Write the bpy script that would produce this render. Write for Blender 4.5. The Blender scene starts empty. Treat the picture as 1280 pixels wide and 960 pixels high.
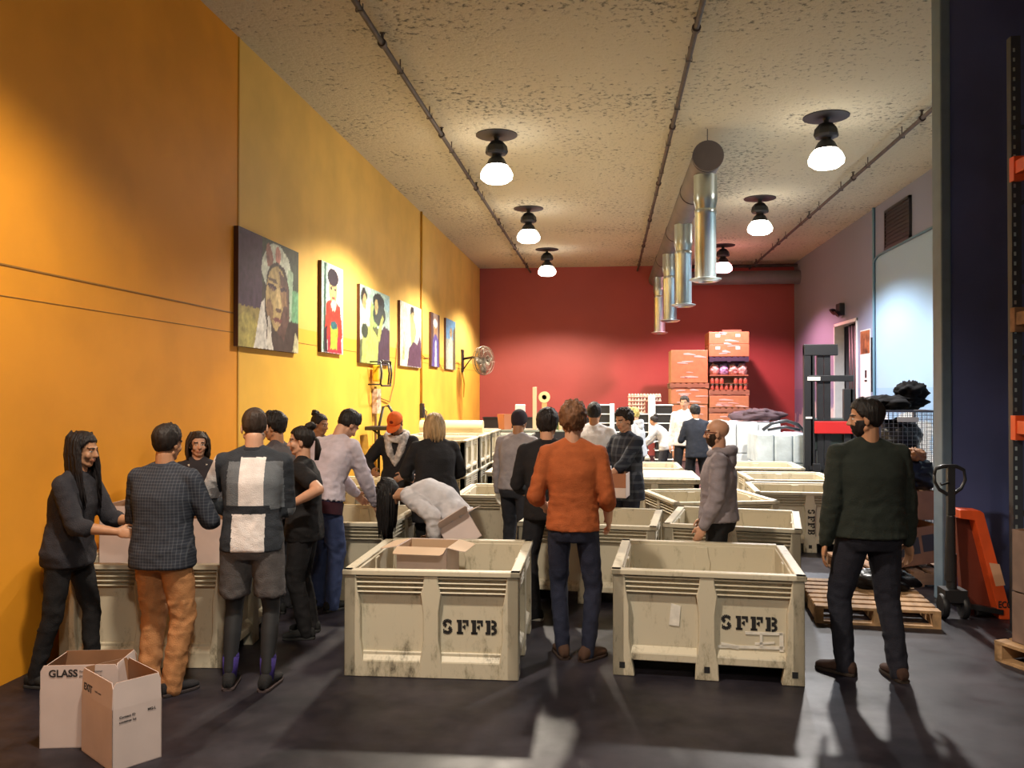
import bpy, bmesh, math, random
from mathutils import Vector, Matrix, noise
import numpy as np
random.seed(7)
PI = math.pi
V = Vector
sc = bpy.context.scene
COL = sc.collection
R = math.radians
# ------------------------------------------------------------------ camera numbers
F = 1060.0; CAMZ = 1.85; YAW = math.atan(120 / F); PITCH = math.atan(10 / F)
def ray(px, py):
    x, y, z = (px - 640) / F, 1.0, -(py - 480) / F
    y, z = y * math.cos(PITCH) - z * math.sin(PITCH), y * math.sin(PITCH) + z * math.cos(PITCH)
    return V((x * math.cos(YAW) - y * math.sin(YAW), x * math.sin(YAW) + y * math.cos(YAW), z))
def at(px, py, Y):
    d = ray(px, py); t = Y / d.y
    return V((d.x * t, Y, CAMZ + d.z * t))
def ground(px, py, z=0.0):
    d = ray(px, py); t = (z - CAMZ) / d.z
    return V((d.x * t, d.y * t, z))

# ------------------------------------------------------------------ materials
def mat(name, col, rough=0.6, metal=0.0, var=0.0, vscale=8.0, bump=0.0, bscale=40.0, emit=None, estr=0.0, sheen=0.0, alpha=1.0, trans=0.0, stretch=None, spec=0.5, detail=3):
    m = bpy.data.materials.new(name); m.use_nodes = True
    nt = m.node_tree; b = nt.nodes['Principled BSDF']
    b.inputs['Base Color'].default_value = (*col, 1)
    b.inputs['Roughness'].default_value = rough
    b.inputs['Metallic'].default_value = metal
    b.inputs['Specular IOR Level'].default_value = spec
    if sheen: b.inputs['Sheen Weight'].default_value = sheen
    if alpha < 1: b.inputs['Alpha'].default_value = alpha
    if trans: b.inputs['Transmission Weight'].default_value = trans
    if emit:
        b.inputs['Emission Color'].default_value = (*emit, 1); b.inputs['Emission Strength'].default_value = estr
    if var or bump:
        tc = nt.nodes.new('ShaderNodeTexCoord'); mp = nt.nodes.new('ShaderNodeMapping')
        nt.links.new(tc.outputs['Object'], mp.inputs['Vector'])
        if stretch: mp.inputs['Scale'].default_value = stretch
    if var:
        n = nt.nodes.new('ShaderNodeTexNoise'); n.inputs['Scale'].default_value = vscale; n.inputs['Detail'].default_value = detail
        nt.links.new(mp.outputs[0], n.inputs['Vector'])
        cr = nt.nodes.new('ShaderNodeValToRGB')
        cr.color_ramp.elements[0].position = 0.3; cr.color_ramp.elements[1].position = 0.7
        cr.color_ramp.elements[0].color = (*[c * (1 - var) for c in col], 1)
        cr.color_ramp.elements[1].color = (*[min(1, c * (1 + var)) for c in col], 1)
        nt.links.new(n.outputs['Fac'], cr.inputs['Fac']); nt.links.new(cr.outputs['Color'], b.inputs['Base Color'])
    if bump:
        n2 = nt.nodes.new('ShaderNodeTexNoise'); n2.inputs['Scale'].default_value = bscale; n2.inputs['Detail'].default_value = 4
        nt.links.new(mp.outputs[0], n2.inputs['Vector'])
        bp = nt.nodes.new('ShaderNodeBump'); bp.inputs['Strength'].default_value = bump; bp.inputs['Distance'].default_value = 0.02
        nt.links.new(n2.outputs['Fac'], bp.inputs['Height']); nt.links.new(bp.outputs['Normal'], b.inputs['Normal'])
    return m
_cache = {}
def cloth(col, kind='plain'):
    k = (tuple(col), kind)
    if k not in _cache:
        m = mat('cloth_' + kind, col, 0.85, var=0.12, vscale=14, bump=0.35, bscale=160, spec=0.25)
        _cache[k] = m
    return _cache[k]
def grid_cloth(name, base, line, scale, width=0.12, second=None):
    """woven checks from two sine products in object space"""
    m = mat(name, base, 0.85, spec=0.25); nt = m.node_tree; b = nt.nodes['Principled BSDF']
    tc = nt.nodes.new('ShaderNodeTexCoord'); sp = nt.nodes.new('ShaderNodeSeparateXYZ')
    nt.links.new(tc.outputs['Object'], sp.inputs[0])
    outs = []
    for ax in ('X', 'Z', 'Y'):
        a = nt.nodes.new('ShaderNodeMath'); a.operation = 'MULTIPLY'; a.inputs[1].default_value = scale
        nt.links.new(sp.outputs[ax], a.inputs[0])
        f = nt.nodes.new('ShaderNodeMath'); f.operation = 'FRACT'; nt.links.new(a.outputs[0], f.inputs[0])
        l = nt.nodes.new('ShaderNodeMath'); l.operation = 'LESS_THAN'; l.inputs[1].default_value = width
        nt.links.new(f.outputs[0], l.inputs[0]); outs.append(l)
    mx = nt.nodes.new('ShaderNodeMath'); mx.operation = 'ADD'
    nt.links.new(outs[0].outputs[0], mx.inputs[0]); nt.links.new(outs[1].outputs[0], mx.inputs[1])
    hf = nt.nodes.new('ShaderNodeMath'); hf.operation = 'MULTIPLY'; hf.inputs[1].default_value = 0.5; hf.use_clamp = True
    nt.links.new(mx.outputs[0], hf.inputs[0])
    mc = nt.nodes.new('ShaderNodeMixRGB'); mc.inputs[1].default_value = (*base, 1); mc.inputs[2].default_value = (*line, 1)
    nt.links.new(hf.outputs[0], mc.inputs[0]); nt.links.new(mc.outputs[0], b.inputs['Base Color'])
    return m

# ------------------------------------------------------------------ mesh builder
class MB:
    def __init__(s): s.v = []; s.f = []; s.mi = []
    def add(s, vs, fs, mi=0):
        o = len(s.v); s.v += [tuple(p) for p in vs]
        for f in fs: s.f.append([o + i for i in f]); s.mi.append(mi)
        return s
    def box(s, x0, x1, y0, y1, z0, z1, mi=0, M=None):
        vs = [V((x, y, z)) for x in (x0, x1) for y in (y0, y1) for z in (z0, z1)]
        if M is not None: vs = [M @ p for p in vs]
        return s.add(vs, [(0, 1, 3, 2), (4, 6, 7, 5), (0, 4, 5, 1), (2, 3, 7, 6), (0, 2, 6, 4), (1, 5, 7, 3)], mi)
    def beam(s, p0, p1, w, h, mi=0, up=V((0, 0, 1))):
        p0, p1 = V(p0), V(p1); d = (p1 - p0).normalized()
        if abs(d.dot(up)) > 0.98: up = V((0, 1, 0))
        r = d.cross(up).normalized(); u = r.cross(d).normalized()
        vs = []
        for p in (p0, p1):
            for a, b in ((-1, -1), (1, -1), (1, 1), (-1, 1)): vs.append(p + r * a * w / 2 + u * b * h / 2)
        return s.add(vs, [(3, 2, 1, 0), (4, 5, 6, 7), (0, 1, 5, 4), (1, 2, 6, 5), (2, 3, 7, 6), (3, 0, 4, 7)], mi)
    def cyl(s, p0, p1, r0, r1=None, n=16, mi=0, caps=True):
        r1 = r0 if r1 is None else r1
        p0, p1 = V(p0), V(p1); d = (p1 - p0).normalized()
        a = d.cross(V((0, 0, 1)) if abs(d.z) < 0.9 else V((0, 1, 0))).normalized(); b = d.cross(a)
        vs = []
        for p, r in ((p0, r0), (p1, r1)):
            for i in range(n):
                t = 2 * PI * i / n; vs.append(p + (a * math.cos(t) + b * math.sin(t)) * r)
        fs = [(i, (i + 1) % n, n + (i + 1) % n, n + i) for i in range(n)]
        if caps: fs += [tuple(range(n - 1, -1, -1)), tuple(range(n, 2 * n))]
        return s.add(vs, fs, mi)
    def tube(s, pts, r, n=8, mi=0):
        pts = [V(p) for p in pts]; rs = r if isinstance(r, (list, tuple)) else [r] * len(pts)
        o = len(s.v); prev = None
        for i, p in enumerate(pts):
            d = (pts[min(i + 1, len(pts) - 1)] - pts[max(i - 1, 0)]).normalized()
            if prev is None: a = d.cross(V((0, 0, 1)) if abs(d.z) < 0.9 else V((0, 1, 0))).normalized()
            else:
                a = (prev - d * prev.dot(d)).normalized()
            prev = a; b = d.cross(a)
            for k in range(n):
                t = 2 * PI * k / n; s.v.append(tuple(p + (a * math.cos(t) + b * math.sin(t)) * rs[i]))
        for i in range(len(pts) - 1):
            for k in range(n):
                s.f.append([o + i * n + k, o + i * n + (k + 1) % n, o + (i + 1) * n + (k + 1) % n, o + (i + 1) * n + k]); s.mi.append(mi)
        s.f.append([o + k for k in range(n - 1, -1, -1)]); s.f.append([o + (len(pts) - 1) * n + k for k in range(n)]); s.mi += [mi, mi]
        return s
    def lathe(s, prof, c=(0, 0, 0), n=24, mi=0, M=None):
        c = V(c); o = len(s.v)
        for r, z in prof:
            for k in range(n):
                t = 2 * PI * k / n; p = V((r * math.cos(t), r * math.sin(t), z))
                s.v.append(tuple((M @ p if M is not None else p) + c))
        for i in range(len(prof) - 1):
            for k in range(n):
                s.f.append([o + i * n + k, o + i * n + (k + 1) % n, o + (i + 1) * n + (k + 1) % n, o + (i + 1) * n + k]); s.mi.append(mi)
        if prof[0][0] > 1e-5: s.f.append([o + k for k in range(n - 1, -1, -1)]); s.mi.append(mi)
        if prof[-1][0] > 1e-5: s.f.append([o + (len(prof) - 1) * n + k for k in range(n)]); s.mi.append(mi)
        return s
    def sphere(s, c, r, n=14, m=9, mi=0, ax=None):
        """ellipsoid; r scalar or (rx,ry,rz) along ax=(X,Y,Z)"""
        c = V(c); rx, ry, rz = (r, r, r) if not isinstance(r, (tuple, list)) else r
        X, Y, Z = ax or (V((1, 0, 0)), V((0, 1, 0)), V((0, 0, 1)))
        o = len(s.v)
        s.v.append(tuple(c + Z * rz))
        for i in range(1, m):
            ph = PI * i / m
            for k in range(n):
                t = 2 * PI * k / n
                s.v.append(tuple(c + X * rx * math.sin(ph) * math.cos(t) + Y * ry * math.sin(ph) * math.sin(t) + Z * rz * math.cos(ph)))
        s.v.append(tuple(c - Z * rz)); L = len(s.v) - 1
        for k in range(n):
            s.f.append([o, o + 1 + k, o + 1 + (k + 1) % n]); s.mi.append(mi)
            s.f.append([L, L - n + (k + 1) % n, L - n + k]); s.mi.append(mi)
        for i in range(m - 2):
            for k in range(n):
                a = o + 1 + i * n
                s.f.append([a + k, a + n + k, a + n + (k + 1) % n, a + (k + 1) % n]); s.mi.append(mi)
        return s
    def caps(s, p0, p1, r0, r1=None, n=14, mi=0):
        r1 = r0 if r1 is None else r1
        s.sphere(p0, r0, n, 8, mi); s.sphere(p1, r1, n, 8, mi)
        if (V(p1) - V(p0)).length > 1e-5: s.cyl(p0, p1, r0, r1, n, mi)
        return s
    def chain(s, pts, rs, n=14, mi=0):
        for i in range(len(pts) - 1): s.caps(pts[i], pts[i + 1], rs[i], rs[i + 1], n, mi)
        return s
    def rings(s, secs, n=28, mi=0, p=2.4):
        """loft of superelliptic rings: (centre, right, fwd, half width, half depth)"""
        o = len(s.v)
        for c, a, b, w, d in secs:
            for k in range(n):
                t = 2 * PI * k / n; ct, st = math.cos(t), math.sin(t)
                q = V(c) + a * w * math.copysign(abs(ct) ** (2 / p), ct) + b * d * math.copysign(abs(st) ** (2 / p), st)
                s.v.append(tuple(q))
        for i in range(len(secs) - 1):
            for k in range(n):
                s.f.append([o + i * n + k, o + i * n + (k + 1) % n, o + (i + 1) * n + (k + 1) % n, o + (i + 1) * n + k]); s.mi.append(mi)
        s.f.append([o + k for k in range(n - 1, -1, -1)]); s.f.append([o + (len(secs) - 1) * n + k for k in range(n)]); s.mi += [mi, mi]
        return s
    def prism(s, poly, axis, a0, a1, mi=0, M=None):
        """extrude a 2-D polygon: axis 'y' -> poly in xz, 'x' -> poly in yz, 'z' -> poly in xy"""
        n = len(poly)
        def q(u, v, w):
            p = V((u, w, v)) if axis == 'y' else V((w, u, v)) if axis == 'x' else V((u, v, w))
            return M @ p if M is not None else p
        vs = [q(u, v, a0) for u, v in poly] + [q(u, v, a1) for u, v in poly]
        fs = [(i, (i + 1) % n, n + (i + 1) % n, n + i) for i in range(n)] + [tuple(range(n - 1, -1, -1)), tuple(range(n, 2 * n))]
        return s.add(vs, fs, mi)
    def mesh(s, name, mats, smooth=False):
        me = bpy.data.meshes.new(name); me.from_pydata(s.v, [], s.f); me.update()
        for m in (mats if isinstance(mats, (list, tuple)) else [mats]): me.materials.append(m)
        me.polygons.foreach_set('material_index', s.mi)
        bm = bmesh.new(); bm.from_mesh(me); bmesh.ops.recalc_face_normals(bm, faces=bm.faces); bm.to_mesh(me); bm.free()
        if smooth: me.polygons.foreach_set('use_smooth', [True] * len(me.polygons))
        return me
    def build(s, name, mats, parent=None, smooth=False, bevel=0.0, loc=None):
        o = bpy.data.objects.new(name, s.mesh(name, mats, smooth)); COL.objects.link(o)
        if parent is not None: o.parent = parent
        if loc is not None: o.location = loc
        if bevel:
            b = o.modifiers.new('bevel', 'BEVEL'); b.width = bevel; b.segments = 2; b.limit_method = 'ANGLE'; b.angle_limit = R(35)
        if smooth == 'auto':
            o.data.polygons.foreach_set('use_smooth', [True] * len(o.data.polygons))
            try: o.data.set_sharp_from_angle(angle=R(35))
            except Exception: pass
        return o
def tag(o, label, cat, group=None, kind=None):
    if label: o['label'] = label
    if cat: o['category'] = cat
    if group: o['group'] = group
    if kind: o['kind'] = kind
    return o
def thing(name, label, cat, loc=(0, 0, 0), rz=0, group=None):
    o = bpy.data.objects.new(name, None); o.empty_display_size = 0.1; COL.objects.link(o)
    o.location = loc; o.rotation_euler = (0, 0, rz)
    return tag(o, label, cat, group)
def struct(o): o['kind'] = 'structure'; return o
def dup(root, loc, rz=0, label=None, group=None):
    r = root.copy(); COL.objects.link(r); r.location = loc; r.rotation_euler = (0, 0, rz)
    if label: r['label'] = label
    if group: r['group'] = group
    for ch in list(root.children):
        c = ch.copy(); COL.objects.link(c); c.parent = r
        for g in ch.children:
            d = g.copy(); COL.objects.link(d); d.parent = c
    return r
def text_mb(txt, size, depth=0.002, bold=0.0, align='CENTER'):
    cu = bpy.data.curves.new('t', 'FONT'); cu.body = txt; cu.size = size; cu.extrude = depth / 2; cu.offset = bold
    cu.align_x = align; cu.align_y = 'CENTER'; cu.resolution_u = 3
    o = bpy.data.objects.new('t', cu); COL.objects.link(o)
    bpy.context.view_layer.update()
    me = bpy.data.meshes.new_from_object(o.evaluated_get(bpy.context.evaluated_depsgraph_get()))
    b = MB(); b.add([v.co.copy() for v in me.vertices], [tuple(p.vertices) for p in me.polygons])
    bpy.data.objects.remove(o); bpy.data.meshes.remove(me); bpy.data.curves.remove(cu)
    return b
def place_text(b, origin, right, up):
    """map text xy to a plane"""
    right = V(right).normalized(); up = V(up).normalized(); n = right.cross(up)
    b.v = [tuple(V(origin) + right * p[0] + up * p[1] + n * p[2]) for p in b.v]
    return b
def remeshed(mb, voxel, smooth_it=2, fac=0.5):
    me = mb.mesh('tmp', [])
    o = bpy.data.objects.new('tmp', me); COL.objects.link(o)
    r = o.modifiers.new('r', 'REMESH'); r.mode = 'VOXEL'; r.voxel_size = voxel
    if smooth_it:
        q = o.modifiers.new('s', 'SMOOTH'); q.factor = fac; q.iterations = smooth_it
    out = bpy.data.meshes.new_from_object(o.evaluated_get(bpy.context.evaluated_depsgraph_get()))
    bpy.data.objects.remove(o); bpy.data.meshes.remove(me)
    out.polygons.foreach_set('use_smooth', [True] * len(out.polygons))
    return out
def mesh_obj(name, me, mats, parent=None):
    n_ = len(me.polygons); ix = [0] * n_; me.polygons.foreach_get('material_index', ix)
    me.name = name; me.materials.clear()
    for m in (mats if isinstance(mats, (list, tuple)) else [mats]): me.materials.append(m)
    me.polygons.foreach_set('material_index', ix)
    o = bpy.data.objects.new(name, me); COL.objects.link(o)
    if parent is not None: o.parent = parent
    return o

# ------------------------------------------------------------------ camera
cam = bpy.data.cameras.new('camera'); cam.sensor_width = 36; cam.lens = 36 * F / 1280; cam.clip_start = 0.05
co = bpy.data.objects.new('camera', cam); COL.objects.link(co)
co.location = (0, 0, CAMZ); co.rotation_euler = (PI / 2 + PITCH, 0, YAW); sc.camera = co
sc.view_settings.view_transform = 'Standard'; sc.view_settings.look = 'None'; sc.view_settings.gamma = 1
sc.view_settings.exposure = 0.55; sc.view_settings.use_curve_mapping = False
w = bpy.data.worlds.new('world'); sc.world = w; w.use_nodes = True
w.node_tree.nodes['Background'].inputs[0].default_value = (0.5, 0.5, 0.6, 1); w.node_tree.nodes['Background'].inputs[1].default_value = 0.02
# ================================================================== ROOM
XL, XR, YB, YF, ZC = -3.8, 5.3, 25.0, -2.6, 5.53
def wall_mat(name, col, spot=0.06, bump=0.15, seam=None):
    m = mat(name, col, 0.55, var=spot, vscale=0.9, bump=bump, bscale=6, spec=0.3)
    return m
def ramp_mix(nt, fac_out, a, b, p0, p1):
    cr = nt.nodes.new('ShaderNodeValToRGB'); cr.color_ramp.elements[0].position = p0; cr.color_ramp.elements[1].position = p1
    cr.color_ramp.elements[0].color = (*a, 1); cr.color_ramp.elements[1].color = (*b, 1)
    nt.links.new(fac_out, cr.inputs['Fac']); return cr
# floor: worn dark concrete
m = mat('floor_concrete', (0.03, 0.03, 0.04), 0.3); nt = m.node_tree; bs = nt.nodes['Principled BSDF']
tc = nt.nodes.new('ShaderNodeTexCoord'); n1 = nt.nodes.new('ShaderNodeTexNoise'); n1.inputs['Scale'].default_value = 1.1; n1.inputs['Detail'].default_value = 10; n1.inputs['Roughness'].default_value = 0.68
nt.links.new(tc.outputs['Object'], n1.inputs['Vector'])
cr = ramp_mix(nt, n1.outputs['Fac'], (0.007, 0.006, 0.010), (0.040, 0.034, 0.043), 0.40, 0.66)
nt.links.new(cr.outputs[0], bs.inputs['Base Color'])
n2 = nt.nodes.new('ShaderNodeTexNoise'); n2.inputs['Scale'].default_value = 3.5; n2.inputs['Detail'].default_value = 8
nt.links.new(tc.outputs['Object'], n2.inputs['Vector'])
mr = nt.nodes.new('ShaderNodeMapRange'); mr.inputs[3].default_value = 0.24; mr.inputs[4].default_value = 0.66; bs.inputs['Specular IOR Level'].default_value = 0.3; nt.links.new(n2.outputs['Fac'], mr.inputs[0]); nt.links.new(mr.outputs[0], bs.inputs['Roughness'])
bp = nt.nodes.new('ShaderNodeBump'); bp.inputs['Strength'].default_value = 0.2; bp.inputs['Distance'].default_value = 0.01; nt.links.new(n2.outputs['Fac'], bp.inputs['Height']); nt.links.new(bp.outputs[0], bs.inputs['Normal'])
M_floor = m
# ceiling: sprayed rough coating
m = mat('ceiling_spray', (0.4, 0.36, 0.27), 0.95); nt = m.node_tree; bs = nt.nodes['Principled BSDF']
tc = nt.nodes.new('ShaderNodeTexCoord')
n1 = nt.nodes.new('ShaderNodeTexNoise'); n1.inputs['Scale'].default_value = 13; n1.inputs['Detail'].default_value = 6; n1.inputs['Roughness'].default_value = 0.7
n3 = nt.nodes.new('ShaderNodeTexNoise'); n3.inputs['Scale'].default_value = 0.7; n3.inputs['Detail'].default_value = 3
mpc = nt.nodes.new('ShaderNodeMapping'); mpc.inputs['Scale'].default_value = (1, 1, 1)
nt.links.new(tc.outputs['Object'], mpc.inputs[0]); nt.links.new(mpc.outputs[0], n1.inputs['Vector']); nt.links.new(tc.outputs['Object'], n3.inputs['Vector'])
sm = nt.nodes.new('ShaderNodeMath'); sm.operation = 'MULTIPLY_ADD'; sm.inputs[1].default_value = 0.35; nt.links.new(n3.outputs['Fac'], sm.inputs[0]); nt.links.new(n1.outputs['Fac'], sm.inputs[2])
cr = ramp_mix(nt, sm.outputs[0], (0.09, 0.09, 0.075), (0.62, 0.57, 0.43), 0.48, 0.62)
nt.links.new(cr.outputs[0], bs.inputs['Base Color'])
bp = nt.nodes.new('ShaderNodeBump'); bp.inputs['Strength'].default_value = 0.9; bp.inputs['Distance'].default_value = 0.05; nt.links.new(n1.outputs['Fac'], bp.inputs['Height']); nt.links.new(bp.outputs[0], bs.inputs['Normal'])
M_ceil = m
# yellow wall; far panels carry a paler coat above the joint, near part's dimmer light is painted as deeper orange
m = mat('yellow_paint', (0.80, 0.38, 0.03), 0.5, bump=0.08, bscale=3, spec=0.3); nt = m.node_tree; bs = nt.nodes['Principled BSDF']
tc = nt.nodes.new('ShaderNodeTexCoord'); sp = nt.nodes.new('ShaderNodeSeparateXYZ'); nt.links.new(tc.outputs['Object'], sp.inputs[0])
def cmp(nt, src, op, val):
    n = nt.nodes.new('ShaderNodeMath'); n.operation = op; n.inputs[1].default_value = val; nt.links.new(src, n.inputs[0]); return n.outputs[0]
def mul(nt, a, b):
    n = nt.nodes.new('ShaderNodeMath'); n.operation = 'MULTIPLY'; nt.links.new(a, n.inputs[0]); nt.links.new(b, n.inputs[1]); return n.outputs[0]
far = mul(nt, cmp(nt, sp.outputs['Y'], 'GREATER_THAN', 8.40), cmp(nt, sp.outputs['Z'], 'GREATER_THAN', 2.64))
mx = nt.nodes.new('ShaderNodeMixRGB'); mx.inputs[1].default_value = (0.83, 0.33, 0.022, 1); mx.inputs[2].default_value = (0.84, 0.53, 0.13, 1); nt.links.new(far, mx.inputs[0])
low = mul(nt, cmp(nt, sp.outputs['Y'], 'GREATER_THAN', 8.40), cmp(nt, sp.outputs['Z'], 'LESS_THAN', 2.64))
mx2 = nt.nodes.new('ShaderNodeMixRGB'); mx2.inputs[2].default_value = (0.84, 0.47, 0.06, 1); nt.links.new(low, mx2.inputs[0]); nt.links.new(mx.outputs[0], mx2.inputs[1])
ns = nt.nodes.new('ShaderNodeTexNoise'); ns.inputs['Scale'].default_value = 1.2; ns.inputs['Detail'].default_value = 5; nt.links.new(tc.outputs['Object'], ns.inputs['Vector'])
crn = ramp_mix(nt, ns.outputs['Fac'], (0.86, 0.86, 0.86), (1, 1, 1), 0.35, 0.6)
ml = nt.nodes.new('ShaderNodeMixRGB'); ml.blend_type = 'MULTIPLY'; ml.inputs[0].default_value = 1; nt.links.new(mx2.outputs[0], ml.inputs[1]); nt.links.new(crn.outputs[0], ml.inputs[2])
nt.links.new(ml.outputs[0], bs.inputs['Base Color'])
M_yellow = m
M_red = wall_mat('red_paint', (0.34, 0.072, 0.062))
# blue wall with bare plaster patches low down
m = mat('blue_paint', (0.2, 0.3, 0.42), 0.5, spec=0.3); nt = m.node_tree; bs = nt.nodes['Principled BSDF']
tc = nt.nodes.new('ShaderNodeTexCoord'); sp = nt.nodes.new('ShaderNodeSeparateXYZ'); nt.links.new(tc.outputs['Object'], sp.inputs[0])
near = mul(nt, cmp(nt, sp.outputs['Y'], 'LESS_THAN', 17.57), cmp(nt, sp.outputs['Z'], 'LESS_THAN', 4.52))
mx = nt.nodes.new('ShaderNodeMixRGB'); mx.inputs[1].default_value = (0.23, 0.25, 0.34, 1); mx.inputs[2].default_value = (0.30, 0.44, 0.56, 1); nt.links.new(near, mx.inputs[0])
ns = nt.nodes.new('ShaderNodeTexNoise'); ns.inputs['Scale'].default_value = 1.3; ns.inputs['Detail'].default_value = 7; nt.links.new(tc.outputs['Object'], ns.inputs['Vector'])
hz = nt.nodes.new('ShaderNodeMath'); hz.operation = 'MULTIPLY_ADD'; hz.inputs[1].default_value = -0.16; hz.inputs[2].default_value = 0.30; nt.links.new(sp.outputs['Z'], hz.inputs[0])
ad = nt.nodes.new('ShaderNodeMath'); ad.operation = 'ADD'; nt.links.new(ns.outputs['Fac'], ad.inputs[0]); nt.links.new(hz.outputs[0], ad.inputs[1])
pc = ramp_mix(nt, ad.outputs[0], (0, 0, 0), (1, 1, 1), 0.60, 0.64)
mx2 = nt.nodes.new('ShaderNodeMixRGB'); mx2.inputs[2].default_value = (0.62, 0.60, 0.52, 1); nt.links.new(pc.outputs[0], mx2.inputs[0]); nt.links.new(mx.outputs[0], mx2.inputs[1])
bd = cmp(nt, sp.outputs['Z'], 'LESS_THAN', 1.93)
mx3 = nt.nodes.new('ShaderNodeMixRGB'); mx3.blend_type = 'MULTIPLY'; mx3.inputs[2].default_value = (0.78, 0.86, 0.95, 1); nt.links.new(bd, mx3.inputs[0]); nt.links.new(mx2.outputs[0], mx3.inputs[1])
nt.links.new(mx3.outputs[0], bs.inputs['Base Color'])
M_blue = m
M_purple = mat('indigo_paint', (0.075, 0.095, 0.24), 0.45, var=0.15, vscale=1.5, bump=0.1, bscale=5)
M_greyblue = mat('grey_blue_paint', (0.12, 0.18, 0.25), 0.45, var=0.1)
M_dark = mat('near_black', (0.012, 0.012, 0.014), 0.5)
M_black = mat('black_metal', (0.018, 0.018, 0.02), 0.4, var=0.2)
M_pipe = mat('dark_pipe', (0.06, 0.045, 0.04), 0.6, var=0.3)
M_steel = mat('galvanised_steel', (0.55, 0.62, 0.62), 0.28, 0.9, var=0.12, vscale=3)
M_duct = mat('painted_duct', (0.16, 0.145, 0.15), 0.6, 0.2, var=0.15, vscale=2)

T = 0.2
def slab(name, x0, x1, y0, y1, z0, z1, mt): return struct(MB().box(x0, x1, y0, y1, z0, z1).build(name, mt))
slab('floor', XL - T, XR + T, YF - T, YB + T, -0.2, 0, M_floor)
slab('ceiling', XL - T, XR + T, YF - T, YB + T, ZC, ZC + 0.2, M_ceil)
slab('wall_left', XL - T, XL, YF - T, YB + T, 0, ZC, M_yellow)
slab('wall_back', XL, XR, YB, YB + T, 0, ZC, M_red)
slab('wall_front', XL, XR, YF - T, YF, 0, ZC, M_greyblue)
# right wall with the doorway cut out
DY0, DY1, DZ = 18.80, 20.65, 3.44
b = MB(); b.box(XR, XR + T, YF - T, DY0, 0, ZC); b.box(XR, XR + T, DY1, YB + T, 0, ZC); b.box(XR, XR + T, DY0, DY1, DZ, ZC)
struct(b.build('wall_right', M_blue))
# dividing wall on the near right
struct(MB().box(3.00, XR, 7.85, 8.02, 0, ZC).build('wall_partition', M_purple))
struct(MB().box(2.915, 3.00, 7.83, 8.04, 0, ZC).build('trim_1', M_greyblue, bevel=0.012))
# joint strips and conduits on the yellow wall
M_joint = mat('joint_line', (0.30, 0.13, 0.02), 0.7)
M_yellowdk = mat('yellow_painted_steel', (0.55, 0.28, 0.02), 0.5)
struct(MB().box(XL, XL + 0.006, YF, 8.38, 2.650, 2.662).build('trim_2', M_joint))
struct(MB().box(XL, XL + 0.004, YF, YB, 2.455, 2.461).build('trim_3', M_joint))
struct(MB().box(XL, XL + 0.008, 8.37, 8.40, 0, ZC).build('trim_4', M_yellowdk))
M_white = mat('white_paint', (0.72, 0.70, 0.66), 0.5, var=0.05)
# doorway
d = thing('door_1', None, None, (XR, 19.725, 0)); struct(d)
fr = MB(); fr.box(-0.03, T, -0.925, -0.86, 0, DZ); fr.box(-0.03, T, 0.86, 0.925, 0, DZ); fr.box(-0.03, T, -0.925, 0.925, DZ - 0.07, DZ); fr.build('door_frame', M_white, d, bevel=0.008)
MB().box(T + 0.02, T + 1.3, -0.99, -0.95, 0, DZ).box(T + 0.02, T + 1.3, 0.95, 0.99, 0, DZ).box(T + 1.3, T + 1.34, -0.99, 0.99, 0, DZ).box(T, T + 1.34, -0.99, 0.99, DZ, DZ + .04).build('door_recess', M_duct, d)
sc_ = MB()
for i in range(9): sc_.tube([(0.13 + 0.02 * (i % 2), -0.86 + i * 0.11, DZ - 0.08), (0.14 + 0.02 * (i % 2), -0.85 + i * 0.11, 1.7), (0.13 + 0.02 * (i % 2), -0.87 + i * 0.11, 0.04)], 0.062, 8)
sc_.build('strip_curtain', M_dark, d, smooth=True)
# duct run
Y1 = 12.0
t = thing('ventilation_duct', 'large round grey painted duct hung under the ceiling with a capped end', 'duct', (1.385, 0, 5.13))
MB().cyl((0, Y1, 0), (0, YB, 0), 0.205, n=32).build('duct_tube', M_duct, t, smooth='auto')
MB().lathe([(0.0, 0), (0.2, 0), (0.215, 0.0), (0.215, 0.04), (0.205, 0.045)], n=32, M=Matrix.Rotation(-PI / 2, 4, 'X'), c=(0, Y1 - 0.03, 0)).build('end_cap', M_duct, t, smooth='auto')
for y in (12.06, 14.1, 17.6, 21.2):
    MB().cyl((0, y, 0.2), (0, y, 0.4), 0.006, n=6).lathe([(0.21, -0.015), (0.213, -0.015), (0.213, 0.015), (0.21, 0.015)], n=32, M=Matrix.Rotation(-PI / 2, 4, 'X'), c=(0, y, 0)).build('duct_hanger', M_black, t)
desc = ['nearest steel drop pipe, widest looking, under the capped duct end', 'second steel drop pipe back from the duct end', 'third steel drop pipe back, seen half behind the second', 'rearmost steel drop pipe, closest to the red wall']
first = None
for i, y in enumerate((12.32, 15.9, 19.3, 23.2)):
    if first is None:
        t = thing('drop_pipe', desc[0], 'duct', (1.385, y, 3.45), 0, 'drop pipes under the duct')
        MB().lathe([(0.15, 0.02), (0.15, 0.92), (0.157, 0.93), (0.157, 0.99), (0.15, 1.0)], n=28).build('lower_sleeve', M_steel, t, smooth='auto')
        MB().lathe([(0.14, 1.0), (0.165, 1.12), (0.17, 1.2), (0.165, 1.22), (0.165, 1.49)], n=28).build('upper_sleeve', M_steel, t, smooth='auto')
        MB().lathe([(0.0, 0.0), (0.10, 0.0), (0.105, -0.03), (0.16, -0.03), (0.225, 0.0), (0.225, 0.012), (0.15, 0.03)], n=28).build('outlet_flange', M_steel, t, smooth='auto')
        first = t
    else: dup(first, (1.385, y, 3.45), 0.4 * i, desc[i])
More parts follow.
